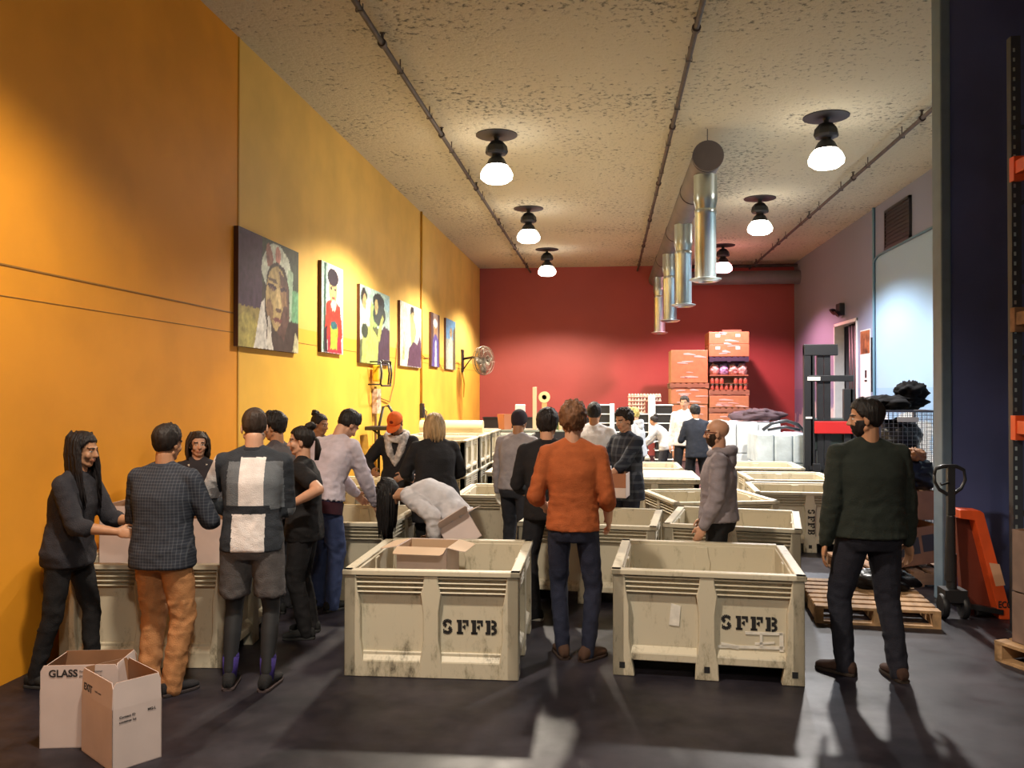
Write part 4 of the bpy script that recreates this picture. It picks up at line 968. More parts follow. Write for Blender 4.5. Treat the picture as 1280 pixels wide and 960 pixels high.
load((X2, YS, 1.436), 1.02, 1.0, .32, 'thin carton load between two pallets of the taller stack', M_co, 7)
pallet((X2, YS, 1.76), 0, 'pallet just under the glass jars in the taller stack', M_woodd, W=1.05, D=1.0)
M_jar = mat('jar_red', (0.40, 0.10, 0.06), .3); M_lidm = mat('jar_lid', (0.75, 0.6, 0.5), .4)
jar0 = None; kk = 0
for r_ in range(2):
    tag(MB().box(-.5, .5, -.48, .48, 0, .012).build('jar_tray', M_cb, loc=(X2, YS, 1.902 + r_ * .17)), ['lower', 'upper'][r_] + ' cardboard tray under the jars in the taller stack', 'tray')
    for i in range(8):
        if r_ == 1 and i in (3, 4): continue
        loc = (X2 - .43 + i * .123, YS - .40, 1.915 + r_ * .17)
        if jar0 is None:
            jar0 = thing('glass_jar', 'red jar with a pale lid in the taller pallet stack', 'jar', loc, 0, 'jars in the taller pallet stack')
            MB().lathe([(0.0, 0), (.05, 0), (.054, .01), (.054, .10), (.04, .12)], n=14).build('jar_body', M_jar, jar0, smooth='auto')
            MB().lathe([(.042, .118), (.042, .14), (0, .142)], n=14).build('jar_lid', M_lidm, jar0, smooth='auto')
        else: dup(jar0, loc)
t = tag(MB().box(-.50, .50, -.2, .48, 0, .36).build('jar_carton', M_cbd, bevel=.01, loc=(X2, YS, 1.914)), 'dark carton behind the jars in the taller stack', 'box')
pallet((X2, YS, 2.276), 0, 'pallet under the bagged goods in the taller stack', M_woodd, W=1.02, D=1.0) if False else None
tag(MB().box(-.5, .5, -.48, .48, 0, .03).build('slip_sheet', M_cb, loc=(X2, YS, 2.276)), 'cardboard sheet carrying the bagged goods', 'sheet')
bagc = [(.70, .42, .36), (.45, .35, .62), (.70, .40, .34), (.74, .48, .42)]
for i in range(4):
    lump('food_bag', (X2 - .36 + i * .24, YS - .30, 2.308), (.13, .15, .17), 50 + i, mat('bag_film_pink', bagc[i], .3, var=.3, vscale=8), ['leftmost pink bag', 'purple bag', 'pink bag beside the purple bag', 'rightmost pale bag'][i] + ' in the row under the labelled carton load', 'bag', .2, 3, group='bags of food in the taller stack')
tag(MB().box(-.48, .48, -.1, .48, 0, .33).build('bag_carton', mat('dim_purple_film', (.2, .12, .2), .4), bevel=.02, loc=(X2, YS, 2.308)), 'dim wrapped block behind the bags in the taller stack', 'box')
pallet((X2, YS, 2.645), 0, 'dark blue pallet under the labelled carton load', mat('navy_pallet', (.03, .03, .06), .6), W=1.02, D=1.0)
load((X2, YS, 2.788), 1.04, 1.0, .66, 'topmost labelled carton load of the taller stack', M_co, 8, True, [0, .33, .66])
tag(MB().box(-.25, .25, -.3, .3, 0, .06).build('flat_carton', M_cbd, loc=(X2 + .1, YS, 3.45)), 'flat brown carton lying on top of the taller stack', 'box')
# ================================================================== BLACK CRATES
M_crate = mat('black_crate', (0.018, 0.016, 0.012), .5); M_cl = mat('white_edge', (0.72, 0.70, 0.64), .5)
cr0 = None; num = ['lowest', 'second', 'third', 'fourth', 'fifth', 'sixth', 'seventh']
def crate(x, y, z, label):
    global cr0
    if cr0 is None:
        cr0 = thing('black_crate', label, 'crate', (x, y, z), 0, 'stacked black crates')
        b = MB(); b.box(-.17, .17, -.25, .25, 0, .012)
        for s in (-1, 1):
            b.box(s * .17 - .006, s * .17 + .006, -.25, .25, 0, .17); b.box(-.17, .17, s * .25 - .006, s * .25 + .006, 0, .17)
            for k in range(4): b.box(-.176, .176, s * .258 - .004, s * .258 + .004, .03 + k * .035, .04 + k * .035)
        b.build('crate_shell', M_crate, cr0)
        b = MB(); b.box(-.20, .20, -.28, .28, .172, .195); b.build('crate_lid', M_cl, cr0, bevel=.004)
    else: dup(cr0, (x, y, z), 0, label)
YC = 19.0; px2x = lambda px, Y: at(px, 490, Y).x
cols_ = [(755, 5), (757, 1), (775, 5), (800, 5), (827, 6)]
# column positions: leftmost narrow stack, middle wide, tall one at the end
names = ['leftmost crate column', '', 'crate column under the ball', 'crate column under the egg trays', 'crate column nearest the carton stacks']
for ci, (px, n_) in enumerate([(753, 8), (777, 7), (799, 7), (829, 8)]):
    x = px2x(px, YC)
    for k in range(n_):
        crate(x, YC, k * .197, (num + ['topmost'])[min(k, 7)] + ' crate of the ' + ['crate column farthest from the cartons', 'crate column under the white ball', 'crate column under the egg trays', 'crate column nearest the carton stacks'][ci])
tag(MB().box(-.05, .05, -.28, .28, 0, .84).build('white_board', M_cl, loc=(px2x(765, YC), YC - .05, .75)), 'narrow white panel between the two crate columns under the ball', 'panel')
tag(MB().box(-.075, .075, -.25, .25, 0, 1.02).build('white_board', M_cl, loc=(px2x(814, YC), YC - .05, .75)), 'broad white panel between the crates and the egg trays', 'panel')
tag(MB().sphere((0, 0, 0), .06, 16, 10).build('white_ball', M_cl, smooth=True, loc=(px2x(774, YC), YC, 1.38 + .061)), 'small white ball on the black crates', 'ball')
M_egg = mat('egg_tray', (.62, .42, .32), .7, var=.25, vscale=16)
et0 = None
for k in range(5):
    zt = 1.381 + k * .088
    for j in range(2):
        if j == 1 and k < 0: continue
        x = px2x(796 if j == 0 else 814, YC)
        if et0 is None:
            et0 = tag((lambda b: b)(MB()).box(-.19, .19, -.2, .2, 0, .02).build('egg_tray', M_egg, loc=(x, YC, zt)), 'x', 'tray', 'egg trays on the crates')
            b = MB(); b.box(-.19, .19, -.2, .2, 0, .02)
            for a in range(6):
                for c in range(6): b.sphere((-.16 + a * .064, -.165 + c * .066, .045), (.024, .024, .036), 8, 6)
            et0.data = b.mesh('egg_tray', M_egg, True); o = et0
        else:
            o = et0.copy(); COL.objects.link(o)
        o.location = (x + (.02 if j else 0), YC, zt if j == 0 else 1.77 + .088 * (k % 2) if k < 2 else zt)
        o['label'] = 'egg tray, ' + ['lowest', 'second', 'third', 'fourth', 'topmost'][k] + (' of the pile beside the white ball' if j == 0 else ' of the pile nearest the carton stacks')
        if j == 1 and k < 3: COL.objects.unlink(o); bpy.data.objects.remove(o)
tag(MB().box(-.1, .1, -.2, .2, 0, .012).build('white_tray', M_cl, loc=(px2x(756, YC), YC, 1.70)), 'thin white tray floating corner atop the farthest crate column', 'tray') if False else None
# ================================================================== WORK TABLES AT THE BACK, LEFT OF CENTRE
def worktable(loc, W, D, H, label, top):
    t = thing('work_table', label, 'table', loc)
    MB().box(-W / 2, W / 2, -D / 2, D / 2, H - .05, H).build('table_top', top, t, bevel=.008)
    MB().box(-W / 2 + .02, W / 2 - .02, -D / 2 + .02, D / 2 - .02, H - .13, H - .05).build('table_apron', M_dark, t)
    for x in (-1, 1):
        for y in (-1, 1): MB().box(x * (W / 2 - .05) - .03, x * (W / 2 - .05) + .03, y * (D / 2 - .05) - .03, y * (D / 2 - .05) + .03, 0, H - .05).build('leg', M_dark, t)
    return t
M_tt = mat('green_grey_top', (.22, .25, .20), .35, var=.15)
worktable((-2.55, 18.3, 0), 1.9, .9, .95, 'grey green topped work table beside the yellow wall', M_tt)
worktable((-1.9, 21.2, 0), 2.6, 1.0, .92, 'long dark work table before the red wall', M_tt)
tag(MB().box(-1.6, 1.6, -.2, .2, 0, 1.08).box(-1.62, 1.62, -.22, .22, 1.08, 1.12).build('dark_foot_band', M_dark, loc=(-2.0, 24.6, 0)), 'long low dark band along the foot of the red wall', 'cabinet')  # dark band at the wall's foot, built as a long capped block
t = tag(MB().lathe([(0, 0), (.16, 0), (.2, .38), (.19, .38), (.15, .02)], n=4).build('orange_tub', mat('terracotta_tub', (.5, .2, .1), .5), loc=(-2.55, 21.0, .922)), 'tapered orange tub on the long dark table', 'tub')
t = thing('white_dispenser', 'white dispenser with a green mark on the long dark table', 'dispenser', (-2.17, 21.0, .922)); MB().box(-.12, .12, -.12, .12, 0, .62).build('dispenser_body', M_cl, t, bevel=.02); MB().box(-.03, .04, -.125, -.121, .25, .45).build('green_mark', mat('dark_green_print', (.03, .15, .04), .6), t)
t = thing('tape_stand', 'yellow post with a big roll of tape behind the dark beanie', 'dispenser', (-1.6, 20.9, .922))
MB().box(-.25, -.15, -.05, .05, 0, 1.05).build('stand_post', mat('beige_post', (.65, .5, .3), .5), t, bevel=.008)
MB().lathe([(.06, -.05), (.14, -.05), (.14, .05), (.06, .05), (.06, -.05)], n=28, M=Matrix.Rotation(H90, 4, 'X'), c=(.04, -.02, .80)).build('tape_roll', mat('cream_tape', (.75, .6, .3), .5), t, smooth='auto')
MB().box(-.02, .1, -.05, .05, .0, .66).build('roll_bracket', mat('beige_bracket', (.6, .4, .15), .5), t)
rr = random.Random(5); hues = [((.65, .6, .45), 'cream'), ((.10, .14, .05), 'olive'), ((.55, .45, .25), 'tan'), ((.2, .05, .05), 'dark red'), ((.7, .65, .6), 'white'), ((.05, .05, .05), 'black'), ((.5, .42, .2), 'mustard')]
for i, (col, nm) in enumerate(hues):
    x = -1.38 + i * .11
    b = MB().lathe([(0, 0), (.055, 0), (.06, .02), (.06, .18 + .04 * (i % 3)), (.03, .24 + .04 * (i % 3)), (.028, .29 + .04 * (i % 3)), (0, .29 + .04 * (i % 3))], n=14)
    tag(b.build('supply_bottle', mat('bottle_' + nm.replace(' ', '_'), col, .4), smooth='auto', loc=(x, 20.9, .922)), nm + ' bottle among the supplies on the long dark table', 'bottle', 'bottles on the long dark table')
# ================================================================== PEOPLE
_skin = {}
def skin_mats(tone):
    if tone not in _skin:
        c = {'fair': (0.56, 0.30, 0.19), 'mid': (0.44, 0.22, 0.12), 'tan': (0.34, 0.165, 0.09), 'dark': (0.16, 0.075, 0.04)}[tone]
        s = mat('skin_' + tone, c, .5, var=.07, vscale=12, spec=.35)
        _skin[tone] = [s, mat('lips_' + tone, (c[0] * .85, c[1] * .62, c[2] * .62), .4), mat('eye_white', (.55, .52, .48), .2), mat('iris_dark', (.015, .01, .008), .1), mat('brow_' + tone, (.03, .018, .012), .8)]
    return _skin[tone]
_hair = {}
def hair_mat(col):
    if col not in _hair:
        _hair[col] = mat('hair', col, .55, var=.45, vscale=26, bump=.7, bscale=60, stretch=(1, 1, .18), spec=.3, detail=4)
    return _hair[col]
M_leg = mat('leggings_black', (.012, .012, .014), .7)
def ik(S, T, L1, L2, pole):
    S, T = V(S), V(T); d = T - S; L = d.length
    mx = (L1 + L2) * .995
    if L > mx: T = S + d * (mx / L); d = T - S; L = mx
    a = (L1 * L1 - L2 * L2 + L * L) / (2 * L); h = math.sqrt(max(0, L1 * L1 - a * a))
    u = d / L; p = V(pole) - u * V(pole).dot(u); p.normalize()
    return S + u * a + p * h, T
def hand_geo(b, Wp, d, th, side, s, grow=0.0, curl=.5, n=10, spread=0):
    """side +1 = the person's right hand; thumb lies on the th side"""
    d = d.normalized(); th = (th - d * th.dot(d)).normalized()
    nrm = d.cross(th) * (-1 if side > 0 else 1)
    k = s; g = grow
    off = [.027, .009, -.010, -.027]; klen = [.082, .086, .082, .074]
    b.sphere(Wp + d * .045 * k, ((.040 + g) * k, (.050 + g) * k, (.016 + g) * k), 14, 10, ax=(th, d, nrm))
    flen = [.072, .080, .074, .058]; fr = [.0085, .0088, .0082, .0072]
    for i in range(4):
        K = Wp + d * klen[i] * k + th * off[i] * k
        b.caps(Wp + d * .015 * k + th * off[i] * .55 * k, K, (.012 + g) * k, (.0105 + g) * k, n)
        a = 0; p = K; base = (d + th * (off[i] * (2.5 + spread))).normalized(); pts = [K]
        for q, fr_ in enumerate((.45, .31, .24)):
            a += curl * (.55, .75, .55)[q]
            dd = base * math.cos(a) + nrm * math.sin(a); p = p + dd * flen[i] * fr_ * k; pts.append(p)
        b.chain(pts, [(fr[i] + g) * k, (fr[i] * .95 + g) * k, (fr[i] * .88 + g) * k, (fr[i] * .72 + g) * k], n)
    t0 = Wp + d * .018 * k + th * .022 * k; t1 = t0 + (d * .62 + th * .70 + nrm * .25).normalized() * .040 * k
    t2 = t1 + (d * .9 + th * .25 + nrm * .35 * curl * 2).normalized() * .032 * k; t3 = t2 + (d * .95 + nrm * .5 * curl).normalized() * .022 * k
    b.chain([t0, t1, t2, t3], [(.014 + g) * k, (.0115 + g) * k, (.0100 + g) * k, (.0075 + g) * k], n)
def wrinkle(me, amp, fr, seed, stretch=(1, 1, 1), mask=None):
    n = len(me.vertices); co = np.empty(n * 3); me.vertices.foreach_get('co', co); co = co.reshape(-1, 3)
    no = np.empty(n * 3); me.vertices.foreach_get('normal', no); no = no.reshape(-1, 3)
    d = np.empty(n)
    for i in range(n):
        x, y, z = co[i]
        q = V((x * fr * stretch[0] + seed, y * fr * stretch[1], z * fr * stretch[2]))
        a = noise.noise(q); a = (1 - abs(a) * 2.2) * .6 + noise.noise(q * 2.3) * .5
        d[i] = a * amp * (mask(co[i]) if mask else 1)
    co += no * d[:, None]; me.vertices.foreach_set('co', co.ravel()); me.update()
def face_mats(me, fn):
    idx = [fn(V(p.center)) for p in me.polygons]; me.polygons.foreach_set('material_index', idx)

def person(label, x, y, rz, H, shirt, pants, hair=('short', (.02, .014, .01)), skin='fair', lean=0, side=0, twist=0, head=(0, 0, 0),
           armR=None, armL=None, poleR=None, poleL=None, feet=None, pel=(0, 0, 0), build=1.0, belly=0, fem=False, shoe=(.02, .02, .02), sole=None,
           curl=(.45, .45), gloves=False, beard=None, q=1.0, thumbR=None, thumbL=None, extras=None, socks=None, leggings=False, neck_lean=None):
    """one standing/bending figure, modelled in its own frame: +y is where it faces, +x its right"""
    global _pc; seed = (abs(x) * 7 + y * 3) % 50
    root = thing('person', label, 'person', (x, y, 0), R(rz))
    s = H / 1.78; up = V((0, 0, 1))
    vb = .0066 * q; vc = .0105 * q
    # ---- skeleton
    P = V((pel[0], pel[1], .515 * H + pel[2]))
    def frame(a_l, a_s, a_t):
        M = Matrix.Rotation(-R(a_t), 3, 'Z') @ Matrix.Rotation(R(a_s), 3, 'Y') @ Matrix.Rotation(-R(a_l), 3, 'X'); return M @ V((1, 0, 0)), M @ V((0, 1, 0)), M @ V((0, 0, 1))
    fr0 = frame(lean * .35, side * .3, twist * .1); fr1 = frame(lean * .75, side * .8, twist * .6); fr2 = frame(lean, side, twist); fr3 = frame(lean * 1.08 if abs(lean) > 30 else lean, side, twist)
    wai = P + fr0[2] * .10 * H; che = wai + fr1[2] * .10 * H; sho = che + fr2[2] * .085 * H; nek = sho + fr3[2] * .030 * H
    sw = (.103 if not fem else .092) * H * (1 + (build - 1) * .6)
    Sh = {+1: sho + fr2[0] * sw - fr2[2] * .012 * H, -1: sho - fr2[0] * sw - fr2[2] * .012 * H}
    hy, hp, hr = head
    Hf = Matrix.Rotation(-R(hy), 3, 'Z') @ Matrix.Rotation(R(hr), 3, 'Y') @ Matrix.Rotation(-R(hp), 3, 'X')
    HX, HYv, HZ = Hf @ V((1, 0, 0)), Hf @ V((0, 1, 0)), Hf @ V((0, 0, 1))
    nd = (fr3[2] * .55 + HZ * .45).normalized()
    hc = nek + nd * .088 * H + HYv * .014 * s
    def hp_(a, b_, c): return hc + (HX * a + HYv * b_ + HZ * c) * s
    rest = {+1: Sh[1] + V((.05, .03, -.315 * H)), -1: Sh[-1] + V((-.05, .03, -.315 * H))}
    L1, L2 = .172 * H, .150 * H
    El, Wr = {}, {}
    for sd, tgt, pole in ((1, armR, poleR), (-1, armL, poleL)):
        T_ = V(tgt) if tgt is not None else rest[sd]
        El[sd], Wr[sd] = ik(Sh[sd], T_, L1, L2, pole or (sd * .35, -1, -.15))
    hipw = (.052 if not fem else .055) * H
    Hi = {sd: P + fr0[0] * sd * hipw - fr0[2] * .005 * H for sd in (1, -1)}
    ft = feet or ((-.105, 0, 6), (.105, 0, -6))
    An, Kn, Fy = {}, {}, {}
    for sd, (fx, fy, fyaw) in ((-1, ft[0]), (1, ft[1])):
        a = V((fx, fy - .04 * s, .058 * s)); Fy[sd] = fyaw
        fd = V((-math.sin(R(fyaw)), math.cos(R(fyaw)), 0))
        Kn[sd], An[sd] = ik(Hi[sd], a, .243 * H, .242 * H, fd + V((sd * .05, 0, 0)))
    B = build
    def torso(g, z0=-.055, hem=None, loose=0.0, top=True):
        wS = (1.0 if not fem else .93)
        secs = []
        if hem is not None: secs.append((P - up * hem - fr0[1] * 0 + V((0, 0, 0)), fr0[0], fr0[1], (.099 * B + belly * .4) * H * wS + g + loose * 1.2, (.070 * B + belly) * H + g + loose * 1.2))
        else: secs.append((P + fr0[2] * z0 * H, fr0[0], fr0[1], .088 * B * H * wS + g, .062 * B * H + g))
        hipx = .100 if not fem else .106
        secs += [(P, fr0[0], fr0[1], (hipx * B + belly * .4) * H + g + loose, (.069 * B + belly * .6) * H + g + loose),
                 (P + fr0[2] * .05 * H, fr0[0], fr0[1], ((.094 if not fem else .094) * B + belly * .6) * H + g + loose, (.063 * B + belly) * H + g + loose),
                 (wai, fr1[0], fr1[1], ((.088 if not fem else .078) * B + belly * .6) * H + g + loose, (.060 * B + belly) * H + g + loose),
                 (wai * .5 + che * .5, fr1[0], fr1[1], ((.094 if not fem else .082) * B + belly * .3) * H + g + loose * .8, (.064 * B + belly * .5) * H + g + loose * .8),
                 (che, fr2[0], fr2[1], (.103 if not fem else .090) * B * H + g + loose * .5, (.069 if not fem else .070) * B * H + g + loose * .5),
                 (che * .45 + sho * .55, fr2[0], fr2[1], (.110 if not fem else .095) * B * H + g, .060 * B * H + g),
                 (sho, fr2[0], fr2[1], (.098 if not fem else .085) * B * H + g, .046 * H + g),
                 (sho * .55 + nek * .45, fr2[0], fr2[1], .062 * H + g, .038 * H + g)]
        if top: secs.append((nek, fr3[0], fr3[1], .038 * H + g, .034 * H + g))
        return secs
    # ---- body (one continuous surface)
    b = MB(); b.rings(torso(-.012))
    for sd in (1, -1):
        b.chain([Sh[sd] - fr2[0] * sd * .02 * H, Sh[sd], Sh[sd] * .5 + El[sd] * .5, El[sd], El[sd] * .6 + Wr[sd] * .4, Wr[sd]], [.030 * H * B ** .5, .031 * H * B ** .5, .0265 * H * B ** .5, .0225 * H * B ** .5, .0225 * H * B ** .5, .0150 * H])
        b.caps(sho * .35 + nek * .65, Sh[sd] - fr2[0] * sd * .015 * H, .026 * H, .026 * H)
        dr = (Wr[sd] - El[sd]).normalized()
        th = thumbR if sd > 0 else thumbL
        th = V(th) if th is not None else (V((-sd * .3, 1, 0)) if abs(dr.z) > .6 else V((-sd * .35, 0, 1)))
        hand_geo(b, Wr[sd], dr, th, sd, s, curl=curl[0] if sd > 0 else curl[1])
        b.chain([Hi[sd], Hi[sd] * .5 + Kn[sd] * .5, Kn[sd], Kn[sd] * .65 + An[sd] * .35 - V((0, .008, 0)), An[sd]], [.048 * H * B, .041 * H * B ** .7, .029 * H, .029 * H, .019 * H])
        fd = V((-math.sin(R(Fy[sd])), math.cos(R(Fy[sd])), 0)); b.caps(An[sd] - up * .015 * s, V((An[sd].x, An[sd].y, .032 * s)) + fd * .13 * s, .026 * s, .020 * s)
    # neck + head
    b.caps(nek - fr3[2] * .02 * H, hp_(0, -.018, -.075), .034 * H * B ** .5, .032 * H * B ** .3)
    ax = (HX, HYv, HZ); jw = 1.0 if not fem else .92
    b.sphere(hp_(0, -.014, .034), (.075 * s, .096 * s, .084 * s), 24, 16, ax=ax)
    b.sphere(hp_(0, .026, -.030), (.060 * s * jw, .062 * s, .080 * s), 20, 14, ax=ax)
    b.sphere(hp_(0, .050, -.096), (.030 * s * jw, .028 * s, .021 * s), 12, 10, ax=ax)
    for sd in (1, -1):
        b.caps(hp_(sd * .052 * jw, .0, -.062), hp_(sd * .022, .052, -.094), .020 * s, .016 * s, 10)
        b.sphere(hp_(sd * .036, .060, -.032), (.024 * s, .022 * s, .026 * s), 12, 9, ax=ax)
        b.sphere(hp_(sd * .077, -.006, -.016), (.0085 * s, .020 * s, .032 * s), 10, 9, ax=ax)
        b.sphere(hp_(sd * .031, .072, .000), .0125 * s, 10, 8)
        b.caps(hp_(sd * .014, .084, .020), hp_(sd * .046, .074, .020), .0095 * s, .0075 * s, 8)
        b.sphere(hp_(sd * .010, .098, -.036), .0085 * s, 8, 6)
    b.caps(hp_(0, .084, .012), hp_(0, .106, -.032), .008 * s, .0115 * s, 10)
    b.caps(hp_(-.018, .082, -.060), hp_(.018, .082, -.060), .0075 * s, .0075 * s, 8); b.caps(hp_(-.014, .081, -.071), hp_(.014, .081, -.071), .008 * s, .008 * s, 8)
    me = remeshed(b, vb, 2, .4)
    def fm(c):
        r_ = (c - hc) / s; lx, ly, lz = r_.dot(HX), r_.dot(HYv), r_.dot(HZ)
        if abs(lx) < .07 and ly > .055 and -.1 < lz < .05:
            ax_ = abs(lx)
            if (ax_ - .031) ** 2 / .0115 ** 2 + (lz - .0) ** 2 / .0065 ** 2 < 1: return 3 if (ax_ - .031) ** 2 + lz * lz < .0052 ** 2 else 2
            if ax_ < .024 and -.076 < lz < -.054 and ly > .07: return 1
            if .012 < ax_ < .050 and .016 < lz < .0265: return 4
        return 0
    face_mats(me, fm)
    body = mesh_obj('body', me, skin_mats(skin), root)
    # ---- hair
    hs, hcol = hair[0], hair[1]
    def zline(yy, ax_):
        pts = [(-.12, -.085), (-.055, -.075), (-.02, -.03), (.012, .0), (.04, .02), (.065, .066), (.12, .078)]
        for (a0, b0), (a1, b1) in zip(pts, pts[1:]):
            if yy <= a1: return b0 + (b1 - b0) * max(0, (yy - a0) / (a1 - a0))
        return .08
    if hs != 'bald':
        thick = {'buzz': .004, 'short': .012, 'thick': .02, 'messy': .020, 'long': .014, 'bun': .010, 'cap': .008, 'beanie': .014}.get(hs, .012)
        hb = MB().sphere((0, 0, 0), 1, 56, 40); out = []
        rx, ry, rz_ = .075 + thick, .096 + thick, .084 + thick * 1.15
        for p in hb.v:
            u_ = V(p); q_ = V((u_.x * rx, u_.y * ry - .016, u_.z * rz_ + .034))
            if u_.z < -.2 and q_.y < .02: q_.z -= .018; q_.y *= .93
            nz = noise.noise(V((u_.x * 5 + seed, u_.y * 5, u_.z * 3))) ; nf = noise.noise(V((u_.x * 16 + seed, u_.y * 16, u_.z * 7)))
            am = {'messy': .14, 'thick': .07, 'short': .035, 'long': .03, 'bun': .03, 'buzz': .01}.get(hs, .0)
            zl = zline(q_.y, abs(q_.x)) + (.006 * nf)
            if hs in ('long',) and q_.y < .03: zl = -.2
            c0 = V((0, -.016, .034))
            if q_.z < zl:
                q_ = c0 + (q_ - c0) * .80
            else:
                q_ = c0 + (q_ - c0) * (1 + am * nz + am * .7 * nf)
                if hs in ('short', 'messy', 'thick') and q_.z > .08 and q_.y > .0: q_.z += .008 * (1 + nz)
            out.append(tuple(hp_(*q_)))
        hb.v = out
        nm = {'cap': 'cap', 'beanie': 'beanie'}.get(hs, 'hair')
        if hs == 'cap':
            # peaked cap
            cb = MB().sphere((0, 0, 0), 1, 40, 30); o2 = []
            for p in cb.v:
                u_ = V(p); q_ = V((u_.x * .089, u_.y * .106 - .012, u_.z * .098 + .038)); 
                if q_.z < .028: q_ = V((q_.x * .93, q_.y * .93 , .026))
                o2.append(tuple(hp_(*q_)))
            cb.v = o2; cap = cb.build('cap_crown', cloth(hcol), root, smooth=True)
            br_ = MB(); vs = []
            for i in range(13):
                a = R(20 + 140 * i / 12)
                for rr_, dz in ((.075, .03), (.10, .034), (.165, .012)):
                    yy = math.sin(a) * rr_ + (.02 if rr_ > .15 else .0)
                    vs.append(hp_(math.cos(a) * min(rr_, .10) * .85, yy, dz - .25 * abs(math.cos(a)) * .05))
            br_.add(vs, [(3 * i + j, 3 * i + j + 1, 3 * i + 4 + j, 3 * i + 3 + j) for i in range(12) for j in range(2)])
            bo = br_.build('cap_peak', cloth(hcol), cap, smooth=True); so = bo.modifiers.new('s', 'SOLIDIFY'); so.thickness = .004
            lg = MB().sphere(hp_(0, .085, .085), (.022 * s, .010 * s, .022 * s), 10, 8, ax=ax).build('cap_badge', cloth((.25, .03, .01)), cap, smooth=True)
            hb.build('hair', hair_mat((.05, .03, .015)), root, smooth=True)
        else:
            hb.build(nm, hair_mat(hcol) if nm == 'hair' else cloth(hcol), root, smooth=True)
        rnd = random.Random(int(seed * 10))
        if hs == 'long':
            lb_ = MB(); LEN = hair[2] if len(hair) > 2 else .38
            sideonly = hair[3] if len(hair) > 3 else 0
            for i in range(230):
                a = R(-196 + 212 * rnd.random())      # around the back from ear to ear
                st = V((math.cos(a) * .082, math.sin(a) * .098 - .014, .03 + .05 * rnd.random() - .03 * rnd.random()))
                p0 = hp_(*st); p00 = hp_(st.x * .8, st.y * .8, st.z + .05)
                outd = (p0 - hc); outd.z = 0; outd = outd.normalized() if outd.length > .01 else V((0, -1, 0))
                l = LEN * (.75 + .3 * rnd.random()); pts = [p00, p0 + outd * .006]
                if sideonly and abs(outd.dot(HX)) < .0: pass
                for k_ in range(1, 7):
                    t_ = k_ / 6; w_ = outd * (.010 + .014 * math.sin(t_ * 3)) + V((rnd.uniform(-.004, .004), rnd.uniform(-.004, .004), 0))
                    pts.append(p0 + w_ - up * l * t_ + (HYv * sideonly * t_ * .10))
                lb_.tube(pts, [.006, .011, .011, .010, .009, .008, .006, .002], 5)
            lb_.build('hair_lengths', hair_mat(hcol), root, smooth=True)
        if hs == 'bun':
            bn = MB().sphere(hp_(0, -.085, .12), (.045 * s, .045 * s, .04 * s), 20, 14, ax=ax)
            bn.v = [tuple(V(p) + (V(p) - hp_(0, -.085, .12)) * .35 * noise.noise(V(p) * 40)) for p in bn.v]
            bn.build('hair_bun', hair_mat(hcol), root, smooth=True)
        if hs == 'pony' or (len(hair) > 2 and hair[2] == 'pony'):
            pt = MB()
            for i in range(16):
                j = V((rnd.uniform(-.02, .02), rnd.uniform(-.015, .015), 0)); pt.tube([hp_(0, -.10, .03), hp_(j.x, -.135, .0) , hp_(j.x, -.14 + j.y, -.08), hp_(j.x * 1.4, -.125 + j.y, -.17)], [.012, .015, .013, .004], 6)
            pt.build('ponytail', hair_mat(hcol), root, smooth=True)
    if beard:
        bb_ = MB().sphere((0, 0, 0), 1, 40, 32); out = []
        for p in bb_.v:
            u_ = V(p); q_ = V((u_.x * .068 * jw, u_.y * .074 + .024, u_.z * .098 - .032))
            keep = q_.z < -.040 + .9 * max(0, (abs(q_.x) - .040)) * 1.6 and q_.y > -.022 and q_.z > -.14
            if abs(q_.x) < .020 and q_.z > -.078 and q_.y > .05: keep = False
            c0 = V((0, .015, -.035)); nf = noise.noise(u_ * 14)
            q_ = c0 + (q_ - c0) * ((1.0 + .03 * nf) if keep else .8)
            out.append(tuple(hp_(*q_)))
        bb_.v = out; bb_.build('beard', hair_mat(beard), root, smooth=True)
    # ---- trousers / shorts
    pm = pants.get('mats') or cloth(pants['col']); pl_ = pants.get('loose', .012)
    b = MB()
    end = pants.get('end', 'ankle')
    secs = [(P + fr0[2] * z_ * H, fr0[0], fr0[1], w_ * B * H + .006, d_ * B * H + .006 + belly * .5 * H) for z_, w_, d_ in ((-.065, .085, .060), (-.03, .099 if not fem else .106, .071), (0, .100 if not fem else .106, .071), (.045, .094, .064), (.062, .091, .062))]
    b.rings(secs)
    for sd in (1, -1):
        h_, k_, a_ = Hi[sd], Kn[sd], An[sd]
        rs = [.052 * H * B + pl_ * .4, .045 * H * B ** .7 + pl_ * .7, .034 * H + pl_, .031 * H + pl_, .025 * H + pl_]
        if pants.get('slim'): rs = [.051 * H * B, .044 * H * B ** .7 + .002, .033 * H + .003, .031 * H + .002, .024 * H + .003]
        if end == 'knee':
            dn = (h_ - k_).normalized(); fx_ = V((1, 0, 0)); fy_ = dn.cross(fx_).normalized() * -1
            b.sphere(h_, .054 * H + pl_ * .4); b.rings([(h_ + (k_ - h_) * t_, fx_, fy_, r_ * H + pl_, r_ * H * 1.08 + pl_) for t_, r_ in ((.80, .0425), (.76, .0435), (.5, .045), (.2, .0475), (0, .049))], 24, p=2.1)
        else:
            a2 = a_ - up * .012 * s + (V((0, 0, 0))); b.chain([h_ - up * .01, h_ * .5 + k_ * .5, k_, k_ * .6 + a_ * .4 - V((0, .01, 0)), a2], rs)
    me = remeshed(b, vc, 3, .5)
    wrinkle(me, pants.get('wr', .006), 13, seed, (1, 1, .8), (lambda c: 1.6 if c[2] < .16 * H or abs(c[2] - .28 * H) < .06 * H else .8))
    po = mesh_obj(pants.get('name', 'trousers'), me, pm, root)
